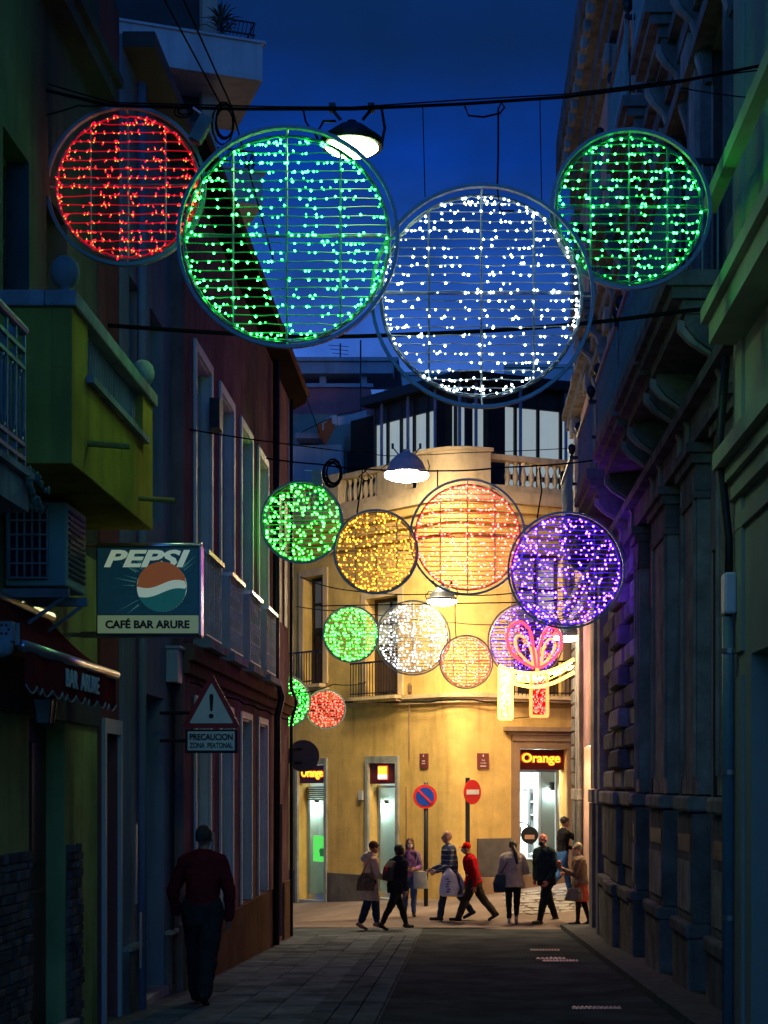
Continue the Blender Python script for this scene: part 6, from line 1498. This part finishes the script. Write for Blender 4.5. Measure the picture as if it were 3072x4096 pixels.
# left group
pA = Person('woman in beige hooded coat and brown cap seen from the side', 800, 2008, 30.3, 1.64, 12, [(16, 12, 10), (-10, 10, 28)], [(10, 12, 62, 10), (18, 8, 60, 14)], 4, 1.08, .112, -8, (.42, .17, .09))
pA.top('coat', cloth_m('beige_coat', (.64, .44, .28)), .03, .5, .95, 1.05, 0, (.33, 1.12)); pA.trousers(cloth_m('dark_teal_trousers', (.025, .04, .06)), .03, .86, .062); pA.shoes(cloth_m('tan_shoe', (.40, .22, .16))); pA.hair(cloth_m('brown_cap', (.10, .04, .03)), 1.1, ((0, .075, .055, .065, .06, .014),), .012, -.012, 'cap')
b = MB(); b.ball(pA.S(.84, 0, -.05), .11, .09, .075, 12, 8); b.ball(pA.S(.80, 0, -.085), .09, .07, .075, 12, 8); pA.part(b, 'hood', cloth_m('cream_hood', (.55, .46, .36)))
pB = Person('person in black seen from behind carrying a dark backpack', 855, 2007, 30.2, 1.66, 40, [(25, 4, 4), (-26, 8, 26)], [(14, 20, 30, 0), (-12, 22, 26, 0)], 8, 1.1, .122, 10, (.36, .2, .14))
pB.top('jacket', cloth_m('black_jacket', (.022, .022, .026)), .025, .5, .97); pB.trousers(blackc, .016, .98, .045); pB.shoes(bshoe, .06); pB.hair(darkh, 1.22, ((0, -.03, -.04, .085, .075, .075), (.05, .0, -.02, .05, .06, .06), (-.05, 0, -.02, .05, .06, .06)), 0, .012)
pC = Person('woman in purple top and white face mask facing the camera', 885, 1978, 33.0, 1.60, -82, [(4, 4, 4), (-8, 10, 14)], [(14, 8, 72, 34), (8, 14, 74, 40)], 0, 1.0, .108, 0, (.46, .24, .16))
pC.top('cardigan', cloth_m('purple_knit', (.26, .12, .29)), .02, .5, .97); pC.trousers(jean, .016, .98, .045); pC.shoes(bshoe); pC.mask(cloth_m('white_mask', (.78, .76, .78))); pC.hair(brownh, 1.1, ((.07, -.02, -.05, .035, .06, .085), (-.07, -.02, -.05, .035, .06, .085), (0, -.05, -.05, .07, .05, .08)), .006)
b = MB(); loft(b, [(pC.S(.72), pC.r * .175, pC.sf * .115), (pC.S(.80), pC.r * .20, pC.sf * .118), (pC.S(.83), pC.r * .15, pC.sf * .095)]); pC.part(b, 'waistcoat', cloth_m('navy_waistcoat', (.04, .03, .07)))
# bald man
pD = Person('bald man in striped blue sweater carrying plastic shopping bags', 972, 1988, 32.0, 1.82, 186, [(18, 8, -4), (-24, 12, 26)], [(6, 8, 62, 12), (14, 8, 58, 10)], 3, 1.12, .118, 4, (.46, .20, .11))
pD.top('sweater', stripes('striped_sweater', (.055, .065, .11), (.22, .22, .25), 62), .024, .5, .97, 1, .012); pD.trousers(cloth_m('dark_jeans', (.035, .045, .06)), .02, 1.0, .055); pD.shoes(bshoe)
# red cap
pE = Person('stooping man in red cap and red jacket striding left', 1024, 1991, 31.9, 1.64, 186, [(26, 4, -6), (-26, 14, 30)], [(-4, 8, 16, 4), (8, 10, 20, 4)], 12, 1.12, .115, 0, (.50, .22, .10))
pE.top('jacket', cloth_m('red_jacket', (.40, .012, .016)), .03, .5, .97, 1.02); pE.trousers(cloth_m('brown_trousers', (.05, .04, .03)), .03, 1.0, .062); pE.shoes(bshoe); pE.hair(cloth_m('red_cap_cloth', (.55, .015, .01)), 1.06, ((0, .10, .035, .062, .07, .011),), .012, -.012, 'cap'); pE.mask(cloth_m('pale_blue_mask', (.45, .6, .62)))
b = MB(); loft(b, [(pE.S(.52, 0, .045), pE.r * .12, pE.sf * .07), (pE.S(.7, 0, .045), pE.r * .13, pE.sf * .07), (pE.S(.81, 0, .03), pE.r * .09, pE.sf * .05)]); pE.part(b, 'shirt', stripes('check_shirt', (.03, .035, .05), (.45, .5, .5), 40))
# pony tail
pF = Person('woman with long ponytail and loose grey-beige jacket walking away', 1108, 1997, 31.5, 1.63, 84, [(5, 3, 0), (-8, 16, 34)], [(10, 14, 70, 16), (14, 14, 66, 14)], 2, 1.12, .116, 0, (.40, .22, .15))
pF.top('jacket', cloth_m('taupe_jacket', (.44, .36, .30)), .04, .5, .96, 1.1, 0, (.44, 1.16)); pF.trousers(blackc, .01, .97, .042); pF.shoes(cloth_m('pale_trainer', (.45, .36, .33)))
pF.hair(darkh, 1.06); b = MB(); q0 = pF.hc - pF.hf * .09 + pF.up * .01; capsule(b, q0, .035, q0 - pF.hf * .05 - pF.up * .12 + pF.r * .05, .045); capsule(b, q0 - pF.hf * .05 - pF.up * .12 + pF.r * .05, .045, q0 - pF.hf * .06 - pF.up * .3 + pF.r * .08, .042); capsule(b, q0 - pF.hf * .06 - pF.up * .3 + pF.r * .08, .042, q0 - pF.hf * .06 - pF.up * .44 + pF.r * .07, .02); pF.part(b, 'ponytail', darkh)
# bearded man
pG = Person('bearded bald man in dark green sweater and black trousers', 1180, 1998, 31.5, 1.82, 222, [(20, 4, -4), (-20, 6, 16)], [(4, 10, 30, 14), (-6, 16, 34, 16)], 6, 1.14, .122, -16, (.45, .15, .12))
pG.top('sweater', cloth_m('bottle_green_sweater', (.022, .034, .034)), .028, .5, .97, 1, .01); pG.trousers(blackc, .022, 1.0, .052); pG.shoes(bshoe); pG.beard(darkh)
# man by the shop
pH = Person('young man in black top and jeans by the lit shop window', 1215, 1947, 35.0, 1.74, 20, [(18, 6, 0), (-14, 26, 30)], [(20, 12, 60, 10), (62, 6, 14, 0)], 3, .98, .116, 0, (.40, .22, .15))
pH.top('pullover', blackc, .02, .52, .97); pH.trousers(cloth_m('bright_jeans', (.045, .12, .30)), .018, 1.0, .05); pH.shoes(cloth_m('white_trainer', (.5, .5, .52))); pH.hair(darkh, 1.04, ((0, .01, .07, .075, .085, .045),), .01)
# lady at the doorway
pI = Person('older lady in brown jacket and orange skirt eating beside the stone wall', 1254, 2002, 31.2, 1.60, 172, [(6, 4, -2), (-8, 8, 14)], [(20, 8, 100, 20), (10, 10, 84, 10)], 5, 1.14, .112, 0, (.60, .30, .17), X=2.36)
pI.top('jacket', cloth_m('brown_leather_jacket', (.13, .07, .04), .5), .03, .5, .95, 1.06); b = MB(); pz = lambda z: Vector((pI.pel.x, pI.pel.y, pI.base.z + z * pI.H)); loft(b, [(pz(.30), pI.r * .21, pI.f * .19), (pz(.42), pI.r * .18, pI.f * .15), (pz(.54), pI.r * .16, pI.f * .12)]); pI.part(b, 'skirt', mat('orange_print_skirt', (.55, .10, .05), .85, .7, 24, .2, 60))
pI.trousers(cloth_m('dark_tights', (.03, .018, .015)), .004, .97, .038, 'tights', .5); pI.shoes(bshoe, .03); pI.hair(greyh, 1.14, ((0, -.03, .03, .085, .075, .075), (.05, .02, .05, .05, .05, .045), (-.05, .02, .05, .05, .05, .045)), .012)

# ================================================================== bags (held, so things of their own)
def bag(name, label, rings, m, handles=(), hm=None, vox=.014):
    b = MB(); loft(b, rings); lo = min(rings, key=lambda r: r[0].z); t = thing(name, label, 'bag', lo[0])
    o = soft(b.build('body', m, t, True), vox, 2)
    for h in handles:
        b = MB(); b.tube(h, .011, 6); b.build('handle', hm or m, t, True)
    return t, o
r_, f_ = pA.r, pA.f
c = pA.S(.52, .0, -.11) + pA.r * .16
c = Vector((pA.base.x - .06, pA.base.y - .30, pA.base.z + .74)); X1, Y1 = Vector((1, 0, 0)), Vector((0, 1, 0))
bag('patterned_tote', 'colourful patterned shoulder bag carried by the woman in beige', [(c + Vector((-.02, 0, 0)), X1 * .17, Y1 * .06), (c + Vector((-.01, 0, .12)), X1 * .18, Y1 * .07), (c + Vector((0, 0, .27)), X1 * .14, Y1 * .05), (c + Vector((.02, 0, .34)), X1 * .10, Y1 * .03)],
    mat('tote_print', (.16, .10, .05), .7, .95, 14, .1, 60), [[c + Vector((-.08, 0, .32)), pA.shd[1] + Vector((-.06, -.06, .06)), c + Vector((.1, 0, .32))]], cloth_m('rust_strap', (.35, .1, .04)))
c = pB.S(.57, 0, -.12)
t, o = bag('backpack', 'dark backpack with red patch worn by the person in black', [(c, pB.r * .13, pB.sf * .07), (pB.S(.62, 0, -.125), pB.r * .155, pB.sf * .095), (pB.S(.72, 0, -.12), pB.r * .15, pB.sf * .085), (pB.S(.80, 0, -.09), pB.r * .11, pB.sf * .05)], mat('backpack_cloth', (.045, .035, .03), .7, .4, 10, .2, 60),
           [[pB.S(.80, -.05, -.06), pB.S(.85, -.06, -.01), pB.S(.8, -.06, .06)], [pB.S(.80, .05, -.06), pB.S(.85, .06, -.01), pB.S(.8, .06, .06)]])
b = MB(); b.ball(pB.S(.70, .02, -.172), .03, .02, .06, 8, 6); b.build('patch', cloth_m('red_patch', (.6, .03, .03)), t, True)
c = pC.S(.42, -.12, .06) ; c = Vector((pC.base.x + .24, pC.base.y - .14, pC.base.z + .58))
bag('canvas_tote', 'pale grey-green canvas tote hanging from the masked woman', [(c, X1 * .15, Y1 * .05), (c + Vector((-.01, 0, .15)), X1 * .155, Y1 * .055), (c + Vector((-.03, 0, .36)), X1 * .14, Y1 * .02)], cloth_m('pale_canvas', (.42, .44, .40)), [[c + Vector((-.12, 0, .35)), Vector((pC.base.x + .16, pC.base.y - .10, pC.base.z + 1.32)), c + Vector((.06, 0, .35))]])
def pbag(label, c, w, h, m, seed):
    rnd = random.Random(seed); rings = []
    for z, k in ((0, .72), (.08, .98), (.3, 1.0), (.55, .9), (.75, .72), (.9, .4), (1.0, .14)):
        rings.append((c + Vector((rnd.uniform(-.015, .015), 0, z * h)), X1 * (w * k * rnd.uniform(.93, 1.07)), Y1 * (w * .5 * k)))
    return bag('plastic_bag', label, rings, m, [[c + Vector((-.08, 0, h * .8)), c + Vector((-.03, 0, h * 1.08)), c + Vector((.06, 0, h * .82))]])
plm = mat('white_plastic', (.62, .60, .66), .35, .2, 7, .3, 25); c = Vector((pD.base.x - .02, pD.base.y - .30, pD.base.z + .5))
t, o = pbag('full white plastic bag with purple print carried by the bald man', c, .2, .56, plm, 2)
pr_ = cloth_m('purple_print', (.12, .07, .16))
for i in range(6):
    b = MB(); b.ball(c + Vector((-.02 + .02 * math.sin(i * 2), -.1, .1 + i * .05)), .045, .012, .013, 8, 5); b.build('print_mark', pr_, t, True)
pbag('dark shopping bag hanging behind the white plastic bag', c + Vector((.12, .1, .02)), .13, .46, mat('dark_plastic', (.07, .07, .10), .4, .3, 7, .2, 25), 5)
pbag('thin pale plastic bag at the far side of the bald man', c + Vector((.17, .2, -.02)), .14, .5, plm, 8)
c = Vector((pF.base.x - .27, pF.base.y - .12, pF.base.z + .62))
bag('navy_shoulder_bag', 'dark navy shoulder bag on the left hip of the woman with ponytail', [(c, X1 * .11, Y1 * .08), (c + Vector((0, 0, .18)), X1 * .13, Y1 * .09), (c + Vector((.02, 0, .36)), X1 * .09, Y1 * .05)], cloth_m('navy_canvas', (.03, .045, .07)), [[c + Vector((.02, 0, .36)), pF.S(.74, -.06, -.085), pF.S(.83, .03, -.075), pF.S(.85, .06, -.02)]], cloth_m('maroon_strap', (.13, .03, .04)))
c = Vector((pI.base.x - .16, pI.base.y - .24, pI.base.z + .50))
hb, o = bag('leather_handbag', 'olive leather handbag hanging from the lady eating by the wall', [(c, X1 * .17, Y1 * .07), (c + Vector((0, 0, .02)), X1 * .18, Y1 * .075), (c + Vector((.03, 0, .2)), X1 * .15, Y1 * .05), (c + Vector((.04, 0, .25)), X1 * .13, Y1 * .035)], mat('olive_leather', (.17, .13, .085), .4, .25, 10, .1, 60), [[c + Vector((-.04, -.02, .24)), c + Vector((-.02, -.02, .38)), c + Vector((.06, -.02, .38)), c + Vector((.08, -.02, .24))]])
b = MB(); b.ball(c + Vector((.1, -.06, .2)), .02, .012, .02, 8, 6); b.build('clasp', A['alu'], hb)
b = MB(); q_ = pI.wr[0] + pI.hd[0] * .1; capsule(b, q_ + Vector((0, 0, -.04)), .03, q_ + Vector((-.02, 0, .09)), .05); s0 = b.build('snack', mat('brown_snack', (.30, .09, .04), .5, .5, 25, .3), None, True); tag(s0, 'brown pastry held at her mouth by the older lady', 'food'); soft(s0, .012, 1)

# ------------------------------------------------------------------ freeze modifiers
bpy.context.view_layer.update()
dg = bpy.context.evaluated_depsgraph_get()
for o in list(SC.objects):
    if o.type == 'MESH' and o.modifiers:
        me = bpy.data.meshes.new_from_object(o.evaluated_get(dg)); o.modifiers.clear()
        nm = o.data.name; o.data = me
        if o in REM:
            for p_ in me.polygons: p_.use_smooth = True
